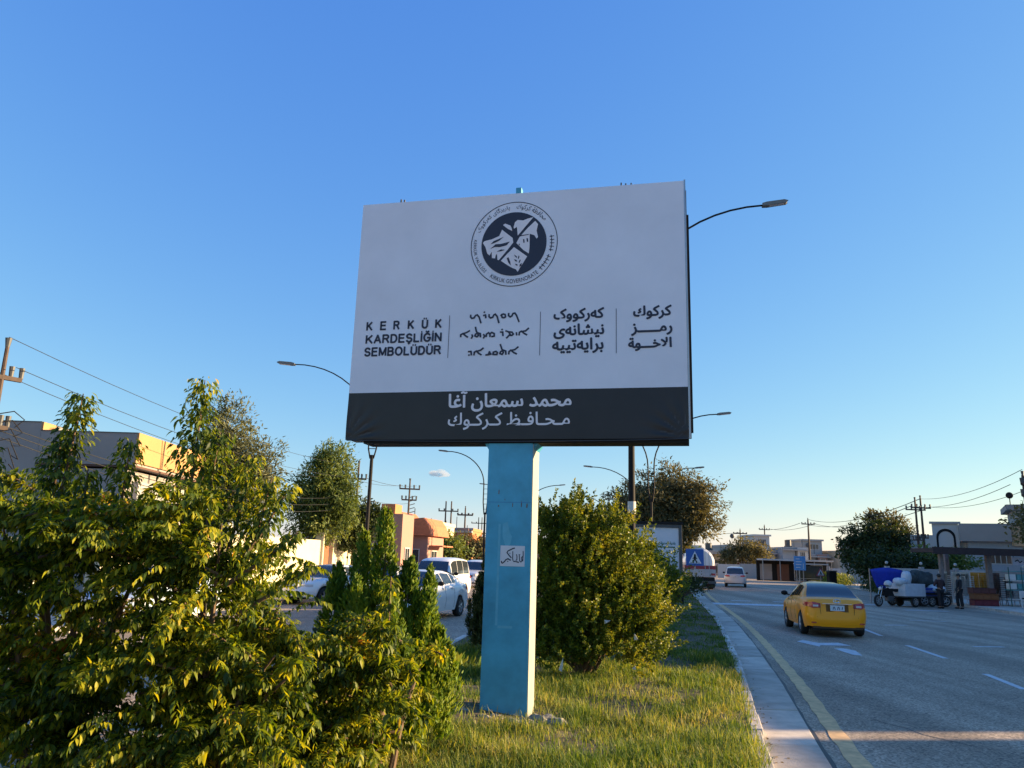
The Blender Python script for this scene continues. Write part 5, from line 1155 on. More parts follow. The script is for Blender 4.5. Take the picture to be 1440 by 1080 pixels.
# ---------------------------------------------------------------- furniture stalls under the canopy
cn = thing('canopy', 'long dark flat canopy on concrete posts over the furniture stalls', 'canopy', (23.7,43.6,.13), .03)
dk = mat('canopy_dark', (.045,.028,.028), .8, var=.2)
part('roof_slab', dk, cn, (0,9,0,2.4,2.80,3.02)); part('fascia', dk, cn, (-.1,9.1,-.12,-.001,2.70,3.08))
cp = mat('post_concrete', (.22,.18,.17), .9, var=.2)
for x,y,ww in ((.55,.4,.16),(2.4,3.0,.22),(3.35,.6,.26),(5.6,.5,.2)): part('post', cp, cn, (x,x+ww,y,y+.2,-.1,2.79))
pcm = {}
def chair_stack(label, x, y, rz, n, m_):
    """plastic garden chairs stacked seat in seat"""
    t = thing('chair_stack', label, 'stacked chairs', (x,y,.13), rz, 'stacked plastic chairs')
    for k in range(n):
        b = MB(); z = .11*k
        if k == 0:
            for sx_ in (-.22,.22):
                for sy_ in (-.22,.2): b.tube([(sx_*1.12,sy_*1.12,0),(sx_,sy_,.42)], .022, 5)
        b.box(-.23,.23,-.22,.22,.41+z,.44+z); 
        for i in range(5): b.box(-.21+.09*i,-.15+.09*i,.20,.225,.44+z,.80+z)
        b.box(-.24,.24,.20,.228,.80+z,.87+z)
        for s in (-1,1): b.box(s*.25-.02,s*.25+.02,-.2,.2,.62+z,.645+z); b.tube([(s*.25,-.18,.42+z),(s*.25,-.18,.63+z)], .016, 5)
        b.build('chair', m_, t)
    return t
plw = mat('plastic_white', (.72,.70,.68), .5, var=.04); ply = mat('plastic_yellow', (.85,.45,.05), .5, var=.05); plg = mat('plastic_grey', (.30,.30,.33), .5); plt = mat('plastic_teal', (.10,.33,.36), .5); plp = mat('plastic_brown', (.16,.11,.11), .6)
chair_stack('left yellow chair stack above the red drawers', 26.98, 45.3, .1, 9, ply); chair_stack('right yellow chair stack above the red drawers', 27.5, 45.4, -.05, 9, ply)
chair_stack('white chair stack nearest the slim man', 25.85, 45.2, .1, 9, plw); chair_stack('white chair stack touching the yellow chairs', 26.4, 45.3, .0, 9, plw); chair_stack('tall white chair stack at the left of the stalls', 25.3, 45.6, 0, 9, plw)
chair_stack('grey brown chair stack right of the yellow chairs', 28.15, 45.2, .1, 9, plp); chair_stack('pale chair stack behind the canopy post', 28.7, 45.0, .0, 7, plg); chair_stack('white chair stack by the right edge', 29.2, 44.4, .2, 4, plw)
def drawers(label, x, y, z, m_, W=1.35, H_=.29):
    t = thing('storage_crate', label, 'crate', (x,y,z), .02, 'stacked crates'); part('body', m_, t, (0,W,0,.5,0,H_), bevel=.015)
    for i in range(3): part('front_panel', m_, t, (.05+i*W/3,W/3-.03+i*W/3,-.02,-.001,.04,H_-.05)); 
    part('rim', m_, t, (-.02,W+.02,-.035,.52,H_+.001,H_+.03))
drawers('bottom dark red crate of the stack under the yellow chairs', 25.35, 43.0, .13, mat('crate_red',(.17,.025,.035),.6)); drawers('middle orange brown crate of the stack under the yellow chairs', 25.37, 43.0, .455, mat('crate_orange',(.26,.09,.03),.6)); drawers('top maroon crate of the stack under the yellow chairs', 25.33, 43.02, .78, mat('crate_maroon',(.13,.04,.035),.6), 1.28, .26)
t = thing('display_rack', 'tall teal and white display rack at the right edge', 'rack', (27.65,43.5,.13), .02)
for i in range(4): part('shelf', plt if i%2 else plw, t, (0,1.5,0,.5,.35+.5*i,.39+.5*i))
for x in (0,.72,1.46): part('post', mat('rack_green',(.05,.13,.11),.6), t, (x,x+.04,-.03,.0,0,2.1))
for i in range(6): part('basket', [plw,plt,mat('plastic_ice',(.35,.50,.58),.5)][i%3], t, (.06+.48*(i%3),.46+.48*(i%3),.05,.4,.91+.5*(i//3),1.22+.5*(i//3)), bevel=.03)
t = thing('garden_seat', 'white plastic seat with dark cushion in front of the rack', 'chair', (27.9,42.4,.13), .1)
part('seat', plw, t, (-.28,.28,-.25,.25,.36,.42), bevel=.02); part('backrest', plw, t, (-.28,.28,.25,.30,.42,.85), bevel=.02); part('cushion', blackm, t, (-.22,.22,-.2,.22,.421,.50), bevel=.03)
for s in (-1,1):
    for q in (-.2,.2): part('leg', plw, t, (s*.24-.025,s*.24+.025,q-.025,q+.025,0,.359))
t = thing('garden_seat', 'second plastic seat with grey cushion at the right edge', 'chair', (28.7,42.3,.13), -.1)
part('seat', plw, t, (-.28,.28,-.25,.25,.36,.42), bevel=.02); part('backrest', blackm, t, (-.28,.28,.25,.30,.42,.9), bevel=.02); part('cushion', plg, t, (-.22,.22,-.2,.22,.421,.50), bevel=.03)
for s in (-1,1):
    for q in (-.2,.2): part('leg', plw, t, (s*.24-.025,s*.24+.025,q-.025,q+.025,0,.359))
t = thing('shop_sign', 'pale hanging shop sign under the canopy at the right edge', 'sign', (28.2,43.9,2.35), .03)
part('panel', mat('sign_lilac',(.42,.40,.46),.6), t, (0,1.4,-.03,.03,0,.42)); part('hanger', blackm, t, (.1,.12,-.01,.01,.42,.58),(1.28,1.30,-.01,.01,.42,.58))
b = Board(); b.stroke([(.15,.2),(.3,.28),(.42,.14),(.55,.22)], .05, z=0); b.stroke([(.65,.15),(.8,.15),(.82,.3)], .05, z=0); b.stroke([(.95,.2),(1.1,.28),(1.25,.16)], .05, z=0); b.build('sign_lettering', blackm, t, (0,-.032,0), (1,0,0))
# cloud: a small real puff far away
b = MB(); rg = random.Random(3)
for i in range(16): b.ball((rg.gauss(0,11),rg.gauss(0,10),rg.gauss(0,2.2)), rg.uniform(8,15),rg.uniform(8,14),rg.uniform(4,7.5), 14, 9)
cm = bpy.data.materials.new('cloud'); cm.use_nodes = True; nn_ = cm.node_tree; bs = nn_.nodes['Principled BSDF']; nn_.nodes.remove(bs)
vol = nn_.nodes.new('ShaderNodeVolumePrincipled'); vol.inputs['Density'].default_value = .035; vol.inputs['Color'].default_value = (1,1,1,1); vol.inputs['Anisotropy'].default_value = .3
nn_.links.new(vol.outputs[0], nn_.nodes['Material Output'].inputs['Volume'])
b.v = [v for v in b.v]; o = b.build('cloud', cm); o.location = (-174,2000,208); tag(o, 'small pale cloud low over the left houses', 'cloud', kind='stuff')
# ---------------------------------------------------------------- foreground leafy shrubs
def shrub(name, label, base, xr, yr, top, n_tw, spires, seed, group, stems=9, zlo=.35, leafparts=100, tails=135):
    """top(x) gives the height of the outline; twigs carry hanging leaves; spires are upright shoots"""
    rng = np.random.default_rng(seed); t = thing(name, label, 'shrub', base, 0, group); bx, by, bz = base
    st, dr, ln = [], [], []
    k = 0
    while k < n_tw:
        x = rng.uniform(*xr); y = rng.uniform(*yr); tz = top(x)-abs(y-(yr[0]+yr[1])/2)*.35
        if tz < zlo: continue
        # clumped in tiers so that dark hollows stay between
        z = zlo+(tz-zlo)*rng.random()**.75
        if math.sin(x*4.6+seed)+math.sin(z*6.5+x*2.1)+math.sin(y*3.9+z*2.2) < -.55 and rng.random() < .85: continue
        out = np.array([x-bx, (y-by)*1.0-.35, .0]); out = out/max(.2, np.linalg.norm(out))
        d = out*.9+rng.normal(0,.42,3); d[2] = rng.uniform(-.05,.65) if z < tz-.35 else rng.uniform(.25,1.0)
        st.append([x-bx, y-by, z-bz]); dr.append(d); ln.append(rng.uniform(.22,.52)); k += 1
    P, D, N = twig_leaves(np.array(st), np.array(dr), np.array(ln), .45, 58, rng, hang=1.0)
    PP, DD, NN = [P], [D], [N]
    wood = MB(); rr = random.Random(seed)
    hub = []
    for i in range(stems):
        x = xr[0]+(xr[1]-xr[0])*(i+.5)/stems; tz = top(x)*.85; e = Vector((x-bx, rng.uniform(-.5,.5), tz-bz))
        s = Vector((rng.uniform(-.12,.12), rng.uniform(-.12,.12), -.1)); m1 = s.lerp(e,.35)+Vector((0,0,.18)); m2 = s.lerp(e,.7)+Vector((0,0,.12))
        wood.tube([s,m1,m2,e], [.034,.026,.017,.007], 7); hub += [s.lerp(e,.16)+Vector((rr.uniform(-.25,.25),rr.uniform(-.3,.1),.1)), m1, m1+Vector((rr.uniform(-.2,.2),-.2,-.05)), s.lerp(e,.5)+Vector((0,0,.15)), m2, s.lerp(e,.85)+Vector((0,0,.06)), e]
    # long arching shoots, each clothed in leaves like a fox tail, with hollows between them
    for i in range(tails):
        h = hub[rng.integers(0,len(hub))]; h = np.array(h)+rng.normal(0,.12,3); az = rng.uniform(0,2*PI) if rng.random() < .35 else rng.uniform(-PI*.95,-PI*.05)
        el = rng.uniform(-.05,.75); Lt = rng.uniform(.35,.95); d = np.array([math.cos(az)*math.cos(el), math.sin(az)*math.cos(el)*.8, math.sin(el)])
        tip = h+d*Lt; tx_ = min(max(tip[0]+bx, xr[0]), xr[1]); lim = top(tx_)+.12-bz
        if tip[0]+bx > xr[1]+.1 or tip[2] > lim+.35: continue
        if tip[2] > lim: d[2] -= (tip[2]-lim)/Lt
        h[2] = max(h[2], .2); n = int(520*Lt); t_ = rng.random(n)**.8
        cen = h[None]+d[None]*(t_*Lt)[:,None]; cen[:,2] -= .28*Lt*t_**2.2
        a_ = rng.random(n)*2*PI; sd = np.cross(d, [0,0,1.]); sd /= np.linalg.norm(sd)+1e-6; u_ = np.cross(sd, d)
        rad = sd[None]*np.cos(a_)[:,None]+u_[None]*np.sin(a_)[:,None]; wd_ = .085*(1-.5*t_)*(.25+.75*rng.random(n))
        PP.append(cen+rad*wd_[:,None]); DD.append(rad*.6+d[None]*.45+np.array([0,0,-.65])+rng.normal(0,.25,(n,3))); NN.append(rad*.6+np.array([0,0,.8])+rng.normal(0,.3,(n,3)))
        pts = [tuple(h+d*Lt*q-np.array([0,0,.28*Lt*q**2.2])) for q in (0,.35,.7,1)]; wood.tube(pts, [.011,.009,.006,.002], 5)
    for (sx,sy,sz,ex,ey,ez,wd) in spires:
        s = np.array([sx-bx,sy-by,sz-bz]); e = np.array([ex-bx,ey-by,ez-bz]); L = np.linalg.norm(e-s)
        wood.tube([tuple(s),tuple((s+e)/2+np.array([.03,0,0])),tuple(e)], [.018,.012,.004], 6)
        n = int(L*760*(wd/.2)); tt = rng.random(n)**.85; a = rng.random(n)*2*PI
        rad = np.stack([np.cos(a),np.sin(a),np.zeros(n)],1); w_ = wd*1.15*(1-tt*.55)*(.25+.75*rng.random(n))
        pos = s[None]+(e-s)[None]*tt[:,None]+rad*w_[:,None]+rng.normal(0,.012,(n,3))
        PP.append(pos); DD.append(rad*.62+np.array([0,0,-.75])+rng.normal(0,.28,(n,3))); NN.append(rad*.75+np.array([0,0,.75])+rng.normal(0,.3,(n,3)))
    P = np.concatenate(PP); D = np.concatenate(DD); N = np.concatenate(NN); n = len(P); L = .024+.052*rng.random(n)**1.4
    keep = P[:,2]+bz > .18; P, D, N, L = P[keep], D[keep], N[keep], L[keep]; n = len(P)
    # the leaves that show largest (closest to the camera) are pieces of their own
    dist = np.linalg.norm(P+np.array([bx,by,bz-EYE]), axis=1); order = np.argsort(dist)[:leafparts*4]; pick = rng.choice(order, leafparts, replace=False)
    msk = np.ones(n, bool); msk[pick] = False
    o = scatter('foliage', P[msk], D[msk], N[msk], L[msk], L[msk]*.62, leaf_main, t, smooth=True); o['kind'] = 'stuff'
    me = bpy.data.meshes.new('leaf'); me.from_pydata([tuple(v) for v in LEAF_V], [], [tuple(f) for f in LEAF_T.tolist()]); me.materials.append(leaf_main); me.shade_smooth()
    Rm = frames(D[pick], N[pick])
    for i, q in enumerate(pick):
        lo = bpy.data.objects.new('leaf', me); col.objects.link(lo); lo.parent = t
        m3 = Matrix(Rm[i].tolist()) @ Matrix.Diagonal((L[q]*.9, L[q]*1.35, L[q]*1.35)); m4 = m3.to_4x4(); m4.translation = Vector(P[q].tolist()); lo.matrix_local = m4
    wo = wood.build('branches', bark, t, smooth=True); wo['kind'] = 'stuff'
    MB().tube([(0,0,-.1),(.02,.0,.25),(.0,.03,.6)], [.055,.045,.035], 9).build('trunk', bark, t, smooth=True)
    return t
gS = 'leafy shrubs in the foreground'
def tf(tab): return lambda x: float(np.interp(x, [a for a,b in tab], [b for a,b in tab]))
shrub('leafy_shrub', 'leafy shrub at the left edge with one tall leaning shoot', (-3.25,6.15,.13), (-4.3,-2.65), (5.3,6.9), tf([(-4.3,2.6),(-3.9,2.6),(-3.6,2.4),(-3.3,2.5),(-3.0,2.5),(-2.65,2.3)]), 300,
      [(-3.55,6.0,1.7,-3.40,6.0,3.12,.22),(-3.62,6.1,1.9,-3.52,6.0,2.74,.21),(-4.0,5.8,1.8,-3.95,5.8,2.66,.21),(-3.05,6.0,1.7,-2.97,6.0,2.76,.19),(-3.25,5.9,1.7,-3.22,5.9,2.52,.18)], 3, gS)
shrub('leafy_shrub', 'leafy shrub with the tallest upright shoot left of the grey tree', (-2.15,6.0,.13), (-2.85,-1.35), (5.2,6.9), tf([(-2.85,2.2),(-2.6,2.45),(-2.4,2.6),(-2.1,2.5),(-1.9,2.1),(-1.72,1.75),(-1.6,1.45),(-1.35,1.3)]), 300,
      [(-2.52,6.0,1.8,-2.45,6.0,3.26,.235),(-2.45,6.1,1.8,-2.30,6.05,2.85,.21),(-2.2,6.0,1.6,-2.02,6.0,2.66,.18),(-2.05,6.0,1.6,-1.84,6.0,2.5,.16),(-2.1,5.9,1.7,-1.66,5.9,2.44,.15),(-2.0,5.7,1.7,-1.5,5.6,2.08,.13),(-1.9,5.7,1.5,-1.38,5.6,1.86,.11)], 5, gS)
shrub('leafy_shrub', 'low leafy shrub on a thin dark trunk in front of the conifer', (-.98,6.6,.13), (-1.75,-.62), (5.6,6.9), tf([(-1.75,1.2),(-1.4,1.38),(-1.1,1.55),(-.85,1.45),(-.70,1.15),(-.62,.8)]), 130,
      [(-.95,6.2,1.0,-.90,6.2,1.78,.10)], 8, gS, stems=6, zlo=.5, tails=75)

# conifers: upright flame-like sprays of fine scales
def conifer(label, base, tips, m_, seed, group, dens=1.0):
    rng = np.random.default_rng(seed); t = thing('conifer', label, 'conifer', base, 0, group); PP, DD, NN = [], [], []; wood = MB()
    for (x,y,z0,z1,r) in tips:
        L = z1-z0; n = int(2600*L*(r/.25)*dens); nf = int(max(10,60*L*r/.25)); 
        fx = rng.random(nf)**.9; fa = rng.random(nf)*2*PI; fr = r*np.sin(np.clip(fx*.93+.07,0,1)*PI)**.55*(1-fx*.45)*rng.uniform(.45,1,nf)
        k = rng.integers(0,nf,n); c = np.stack([x+fr[k]*np.cos(fa[k]), y+fr[k]*np.sin(fa[k]), z0+L*fx[k]],1)
        up_ = rng.random(n); pos = c+np.stack([rng.normal(0,.028,n)*(1.2-up_), rng.normal(0,.028,n)*(1.2-up_), up_*.2-.03],1)
        rad = np.stack([np.cos(fa[k]),np.sin(fa[k]),np.zeros(n)],1)
        PP.append(pos); DD.append(rad*.35+np.array([0,0,1.])+rng.normal(0,.32,(n,3))); NN.append(rad+rng.normal(0,.4,(n,3)))
        wood.tube([(0,0,.1),(x*.6,y*.6,z0+.1),(x,y,z1-.15)], [.03,.02,.006], 6)
    P = np.concatenate(PP); P[:,2] = np.maximum(P[:,2],.06); L = rng.uniform(.03,.06,len(P))
    o = scatter('foliage', P, np.concatenate(DD), np.concatenate(NN), L, L*.36, m_, t, CARD_V, CARD_T); o['kind'] = 'stuff'
    wood.build('branches', bark, t, smooth=True)['kind'] = 'stuff'; MB().tube([(0,0,-.1),(0,0,.5)], [.06,.045], 8).build('trunk', bark, t, smooth=True); return t
conifer('bright green conifer with pointed flame shaped tips behind the low shrub', (-1.12,8.0,.12), [(-.12,0,.5,2.13,.20),(-.36,.1,.4,1.9,.21),(.14,.0,.3,1.66,.25),(.34,-.1,.25,1.34,.26),(.50,-.1,.15,.98,.24),(-.60,.1,.4,1.62,.2),(0,-.25,.15,1.35,.28),(-.35,-.2,.2,1.45,.28),(.2,-.3,.1,.9,.30),(.34,.1,.3,1.55,.14),(.45,-.2,.1,.7,.25)], leaf_thuja, 4, 'conifers on the median', 2.2)
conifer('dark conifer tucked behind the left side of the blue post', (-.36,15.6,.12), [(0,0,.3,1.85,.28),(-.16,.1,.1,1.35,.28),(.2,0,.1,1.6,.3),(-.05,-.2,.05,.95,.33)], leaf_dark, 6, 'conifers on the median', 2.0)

# dense curly shrub right of the post
def dense_shrub(label, base, blobs, n_tw, m_, seed, leaf=.045, per=60, group='dense shrubs behind the billboard'):
    rng = np.random.default_rng(seed); t = thing('dense_shrub', label, 'shrub', base, 0, group)
    B = np.array(blobs); vol = B[:,3]*B[:,4]*B[:,5]; idx = rng.choice(len(B), n_tw, p=vol**.8/sum(vol**.8)); b = B[idx]
    d = unit(rng.normal(0,1,(n_tw,3))); d[:,2] = np.where(d[:,2]<-.6, -d[:,2], d[:,2]); r = np.where(rng.random(n_tw)<.75, rng.uniform(.72,1.0,n_tw), rng.uniform(.2,.7,n_tw))
    s = b[:,:3]+d*b[:,3:]*r[:,None]; s[:,2] = np.maximum(s[:,2],.1)
    Lt = rng.uniform(.6,1.35,n_tw)*leaf*6.5; dd = unit(d*.75+rng.normal(0,.35,(n_tw,3))+np.array([.1,0,.75])); Lt = np.where(rng.random(n_tw) < .12, Lt*1.9, Lt); k = np.repeat(np.arange(n_tw), per); n = len(k)
    lump = 1+.26*np.sin(d[:,0]*6+seed)*np.sin(d[:,2]*5+1)+.10*np.sin(d[:,1]*9+d[:,0]*8); s = b[:,:3]+(s-b[:,:3])*lump[:,None]; s[:,2] = np.maximum(s[:,2],.08)
    t_ = rng.random(n)**.7; rad = unit(rng.normal(0,1,(n,3))); w_ = leaf*1.5*(1-.75*t_)*rng.random(n)
    P = s[k]+dd[k]*(Lt[k]*t_)[:,None]+rad*w_[:,None]; P[:,2] = np.maximum(P[:,2],.04)
    D = dd[k]*.8+rad*.8+rng.normal(0,.3,(n,3))+np.array([0,0,-.15]); N = rad+rng.normal(0,.5,(n,3))+np.array([0,0,.5]); L = rng.uniform(.6,1.3,n)*leaf
    o = scatter('foliage', P, D, N, L, L*.55, m_, t, CARD_V, CARD_T, False); o['kind'] = 'stuff'
    wood = MB(); rr = random.Random(seed)
    for i in range(40):
        q = s[rng.integers(0,n_tw)]; wood.tube([(rr.uniform(-.08,.08),rr.uniform(-.08,.08),-.05),(q[0]*.45,q[1]*.45,q[2]*.5+.1),tuple(q)], [.03,.018,.005], 6)
    wood.build('branches', bark, t, smooth=True)['kind'] = 'stuff'; MB().tube([(0,0,-.1),(0,.02,.35),(-.03,0,.7)], [.08,.065,.05], 9).build('trunk', bark, t, smooth=True); return t
dense_shrub('large dense round shrub right behind the blue post', (1.28,13.0,.12), [(-.45,0,1.6,.72,.75,1.05),(.15,0,1.75,.7,.8,.78),(.62,.0,1.30,.58,.7,.72),(.1,-.1,.95,.95,.75,.72),(.85,-.05,.85,.42,.5,.5),(-.5,0,.75,.6,.6,.6),(-.05,0,2.05,.28,.3,.35),(.45,.1,2.0,.3,.3,.3),(.2,-.35,.45,.9,.5,.4),(-.5,-.2,.4,.6,.5,.35),(.8,-.1,.45,.45,.5,.3)], 3600, leaf_bush, 21, .040, 48)
dense_shrub('darker shrub behind the large one in front of the light box', (4.6,27,.12), [(0,0,1.0,1.0,1.0,.95),(.65,0,.8,.6,.8,.7),(-.7,0,1.0,.8,.9,.9)], 1000, leaf_bush, 22, .075, 26)
dense_shrub('small shrub at the foot of the crossing sign pole', (8.9,41,.12), [(0,0,.5,.9,.9,.5),(1.1,1.5,.4,.6,.6,.4)], 160, leaf_dark, 23, .08, 26)
# scraps of plastic caught in the shrub
for i,(x,y,z,a,lb) in enumerate(((.86,12.05,.42,.2,'long white plastic scrap hanging low in the dense shrub'),(1.98,12.2,.83,-.3,'small white plastic scrap at mid height in the dense shrub'),(1.55,12.15,1.05,1.3,'flat white plastic scrap on an upper twig of the dense shrub'),(1.95,12.1,.40,.4,'tiny white scrap under the dense shrub'))):
    b = MB(); L_ = (.2,.11,.10,.06)[i]; wv = .028
    b.v = [(0,0,L_/2),(-wv*.6,.02,0),(wv*.7,-.02,-.02),(-wv,.0,-L_*.4),(wv,.015,-L_*.5)]; b.f = [(0,1,2),(1,3,4,2)]
    o = b.build('plastic_scrap', mat('scrap_white',(.5,.5,.52),.6)); so_ = o.modifiers.new('s','SOLIDIFY'); so_.thickness = .004; o.location = (x,y,z); o.rotation_euler = (0,a,0); tag(o, lb, 'litter', 'plastic scraps caught in the shrub')

# ---------------------------------------------------------------- trees
gT = 'trees along the left road'
tree('eucalyptus_tree', 'tall grey green tree rising behind the tallest shrub shoot', 'tree', (-13.2,36.5,0), [(-1.5,.6,5.5,1.1,1.2,1.6),(-.3,0,6.9,1.3,1.3,2.1),(.4,0,5.7,1.3,1.3,1.6),(1.6,0,5.4,.85,1.0,1.6),(-.7,0,8.2,.6,.6,.8),(.2,0,3.8,1.8,1.3,1.1)], 26000, .17, leaf_grey, .17, gT, 31, spreadf=.16, aspect=.30, hang=.5)
tree('eucalyptus_tree', 'bright green rounded tree left of the lamp post', 'tree', (-9.95,42.5,0), [(-.9,0,5.0,1.1,1.1,1.7),(.2,0,5.8,1.3,1.2,1.9),(.9,0,4.6,1.0,1.0,1.4),(-.3,0,3.6,1.6,1.2,1.1),(-.3,0,7.0,.7,.7,.8)], 24000, .18, leaf_euc, .18, gT, 32, spreadf=.16, aspect=.32, hang=.5)
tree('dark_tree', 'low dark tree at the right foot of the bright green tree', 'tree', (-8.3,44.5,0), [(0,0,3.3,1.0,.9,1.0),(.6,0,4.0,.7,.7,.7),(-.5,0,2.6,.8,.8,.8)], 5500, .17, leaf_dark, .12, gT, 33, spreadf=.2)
tree('dark_tree', 'dark green tree peeking over the grey wall left of the pink house', 'tree', (-12.0,57,0), [(0,0,4.6,2.2,1.4,1.1),(1.6,0,4.9,.9,.9,.8)], 4500, .2, leaf_dark, .12, gT, 34)
tree('round_tree', 'round green tree in front of the far orange brick house', 'tree', (-7.2,80,0), [(0,0,2.8,2.1,1.6,1.5),(1.6,0,2.5,1.4,1.2,1.2),(-1.4,0,2.4,1.2,1.2,1.1)], 6000, .26, leaf_euc, .15, gT, 35)
tree('round_tree', 'brownish tree just left of the blue post', 'tree', (-3.2,84,0), [(0,0,2.8,1.8,1.5,1.5),(1.5,0,2.4,1.3,1.2,1.2),(-1.4,0,2.2,1.2,1.2,1.2)], 4500, .26, leaf_olive, .15, gT, 36)
t = thing('palm_tree', 'small palm beside the blue post at the far end', 'palm', (-1.7,70,0), 0, gT); MB().tube([(0,0,-.1),(0,0,2.0)], [.2,.16], 9).build('trunk', bark, t, smooth=True)
b = MB()
for i in range(26):
    a = i*2.4; el = .2+.9*((i*7)%10)/10; L_ = 1.5
    pts = [Vector((math.cos(a)*L_*q*math.cos(el*(1-q*.9)), math.sin(a)*L_*q*math.cos(el*(1-q*.9)), 2.0+L_*q*math.sin(el)-1.1*q*q)) for q in (0,.3,.6,1)]
    for j in range(3):
        d = (pts[j+1]-pts[j]).normalized(); n_ = d.cross(Vector((0,0,1))).normalized()*.16*(1-.3*j); b.add([pts[j]-n_,pts[j]+n_,pts[j+1]+n_*.7,pts[j+1]-n_*.7], [(0,1,2,3)])
b.build('fronds', leaf_euc, t)['kind'] = 'stuff'
gR = 'trees along the right road'
tree('olive_brown_tree', 'big brown green tree behind the light box in the median', 'tree', (12.3,62,0), [(-2.6,0,5.6,1.9,1.6,1.5),(-.6,0,6.8,2.2,1.8,2.0),(1.2,0,7.6,2.0,1.8,1.9),(2.6,0,6.6,2.0,1.7,1.9),(2.2,0,5.0,1.9,1.5,1.6),(0,0,4.8,2.4,1.6,1.4),(-3.9,0,5.6,1.4,1.0,1.3),(-2.4,0,6.7,1.5,1.2,1.3),(-2.2,0,4.4,1.8,1.4,1.1),(.9,0,3.6,1.3,1.2,.9)], 42000, .24, leaf_olive, .22, gR, 41, spreadf=.15, aspect=.35, hang=.4)
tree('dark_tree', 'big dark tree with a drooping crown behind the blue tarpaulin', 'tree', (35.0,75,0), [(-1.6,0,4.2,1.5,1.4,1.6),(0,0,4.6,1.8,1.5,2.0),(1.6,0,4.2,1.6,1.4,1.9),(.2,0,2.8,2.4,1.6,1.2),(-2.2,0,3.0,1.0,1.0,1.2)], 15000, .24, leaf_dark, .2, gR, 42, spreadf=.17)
tree('olive_brown_tree', 'lighter brownish tree top behind the big dark tree', 'tree', (38.3,78,0), [(0,0,5.8,1.6,1.3,1.8),(.8,0,4.6,1.6,1.3,1.6),(-1.6,0,6.6,.8,.8,1.0)], 6000, .24, leaf_olive, .15, gR, 43, spreadf=.17)
tree('dark_tree', 'loose dark tree at the right edge beside the utility pole', 'tree', (32.8,48.5,0), [(0,0,5.0,1.2,1.2,1.2),(.8,0,4.2,1.3,1.2,1.3),(1.6,0,5.4,1.4,1.2,1.2)], 4500, .2, leaf_olive, .14, gR, 44)
tree('autumn_tree', 'rusty brown tree in front of the far grey house', 'tree', (36.5,122,0), [(0,0,4.0,2.6,1.8,1.8),(2.4,0,3.8,2.2,1.8,1.7),(-2.2,0,3.0,1.8,1.4,1.6)], 5000, .32, leaf_olive, .18, gR, 45)
tree('dark_tree', 'dark low trees behind the white pickup far ahead', 'tree', (24.8,112,0), [(0,0,3.2,1.8,1.4,1.4),(1.5,0,2.8,1.4,1.2,1.3)], 3500, .3, leaf_euc, .15, gR, 46)
tree('dark_tree', 'dark green garden tree under the canopy roof', 'tree', (27.6,56,0), [(0,0,2.4,1.6,1.2,.9),(-1.9,0,2.3,1.3,1.1,.9),(1.6,0,2.2,1.2,1.1,.9)], 5000, .2, leaf_dark, .12, gR, 47)
tree('dark_tree', 'brighter green garden tree seen right of the canopy posts', 'tree', (30.8,57,0), [(0,0,2.3,1.4,1.2,1.0),(1.6,0,2.5,1.3,1.2,1.0)], 4500, .2, leaf_euc, .12, gR, 48)
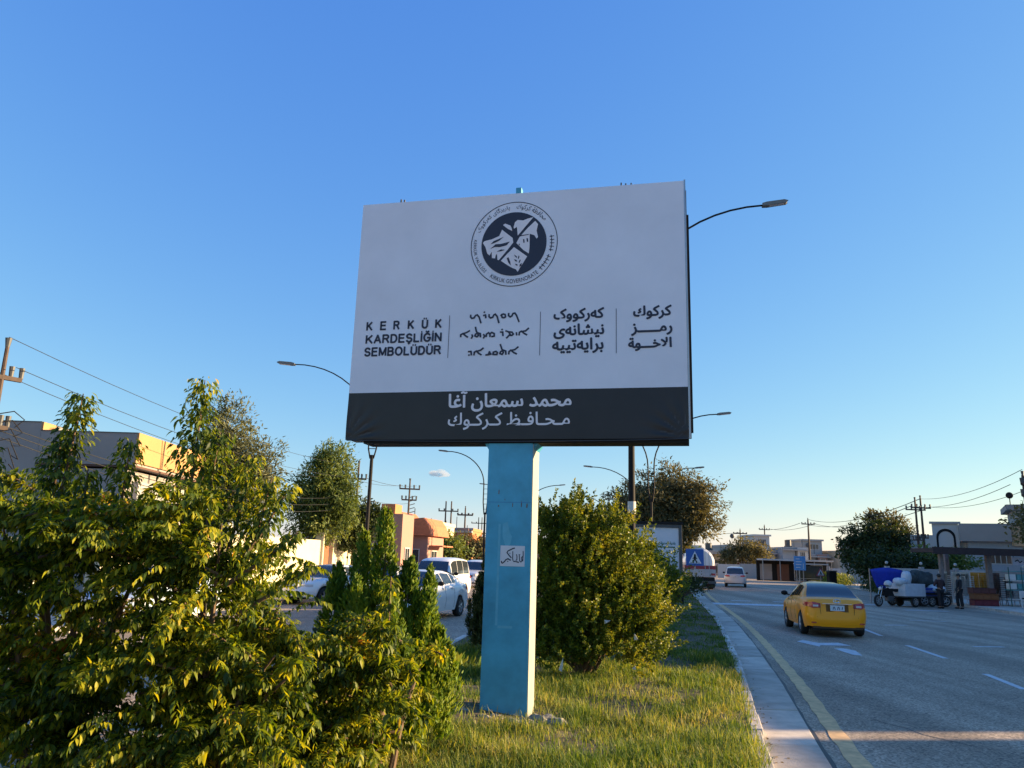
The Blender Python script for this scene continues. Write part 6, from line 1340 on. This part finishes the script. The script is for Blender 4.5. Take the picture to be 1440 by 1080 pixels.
# rough weeds along the far verge
def weeds(label, x0, y0, x1, y1, n, h, m_, seed, wdt=.9):
    rng = np.random.default_rng(seed); u = rng.random(n); x = x0+(x1-x0)*u+rng.normal(0,wdt*.4,n); y = y0+(y1-y0)*u+rng.normal(0,wdt*.6,n)
    hh = h*(.4+.6*np.abs(np.sin(u*23+seed)))
    P = np.stack([x,y,rng.random(n)*hh],1); D = rng.normal(0,.5,(n,3))+np.array([0,0,.9]); L = rng.uniform(.10,.24,n)
    o = scatter('weeds', P, D, rng.normal(0,1,(n,3)), L, L*.3, m_, None, CARD_V, CARD_T); tag(o, label, 'weeds', kind='stuff'); return o
weeds('tall green weeds behind the far kerb right of the taxi', 33.0,72, 24.8,47, 9000, 1.1, leaf_dark, 5)
weeds('green weeds on the verge behind the taxi roof', 41.5,107, 35.5,82, 8000, 1.3, leaf_bush, 6)
weeds('dry yellow weeds on the verge far ahead', 39,114, 42,104, 4000, 1.5, grass_m, 7, 1.4)
weeds('scrubby growth along the left pavement', -11.0,24, -9.2,40, 5000, .6, leaf_bush, 8, .5)
weeds('dry stalks between the leafy shrubs', -3.0,7.6, -1.4,8.6, 1600, .55, grass_m, 9, .6)
weeds('rough plants at the left side of the median', -1.3,12.2, -.9,14.5, 1800, .22, grass_m, 10, .5)

# dry fallen leaves and bits of straw on the ground
rng = np.random.default_rng(77); n = 1500; y = rng.uniform(6.4,17,n); x = rng.uniform(-1.4,4.6,n)
ok = (x > np.interp(y,[a for a,b in MLEFT],[b for a,b in MLEFT])+.2) & (x < np.interp(y,[a for a,b in REDGE],[b for a,b in REDGE])-.66); x, y = x[ok], y[ok]; n = len(x)
P = np.stack([x,y,gzn(x,y)+.012+.02*rng.random(n)],1); D = rng.normal(0,1,(n,3))*np.array([1,1,.15]); N = np.array([0,0,1.])+rng.normal(0,.3,(n,3)); L = rng.uniform(.02,.06,n)
o = scatter('dry_litter', P, D, N, L, L*.5, leafmat('leaf_dry', [(0,(.12,.07,.03)),(.5,(.26,.17,.07)),(1,(.42,.33,.18))], .1, .8), None, CARD_V, CARD_T); tag(o, 'dry fallen leaves and straw scattered in the grass', 'leaf litter', kind='stuff')
n = 260; y = rng.uniform(6.4,30,n); x = np.interp(y,[a for a,b in REDGE],[b for a,b in REDGE])-.6+np.abs(rng.normal(0,.09,n))
P = np.stack([x,y,np.full(n,.03)],1); L = rng.uniform(.015,.05,n); D = rng.normal(0,1,(n,3))*np.array([1,1,.1])
o = scatter('gutter_litter', P, D, np.array([0,0,1.])+rng.normal(0,.2,(n,3)), L, L*.6, MATS['leaf_dry'], None, CARD_V, CARD_T); tag(o, 'dry leaf scraps lying along the gutter', 'leaf litter', kind='stuff')
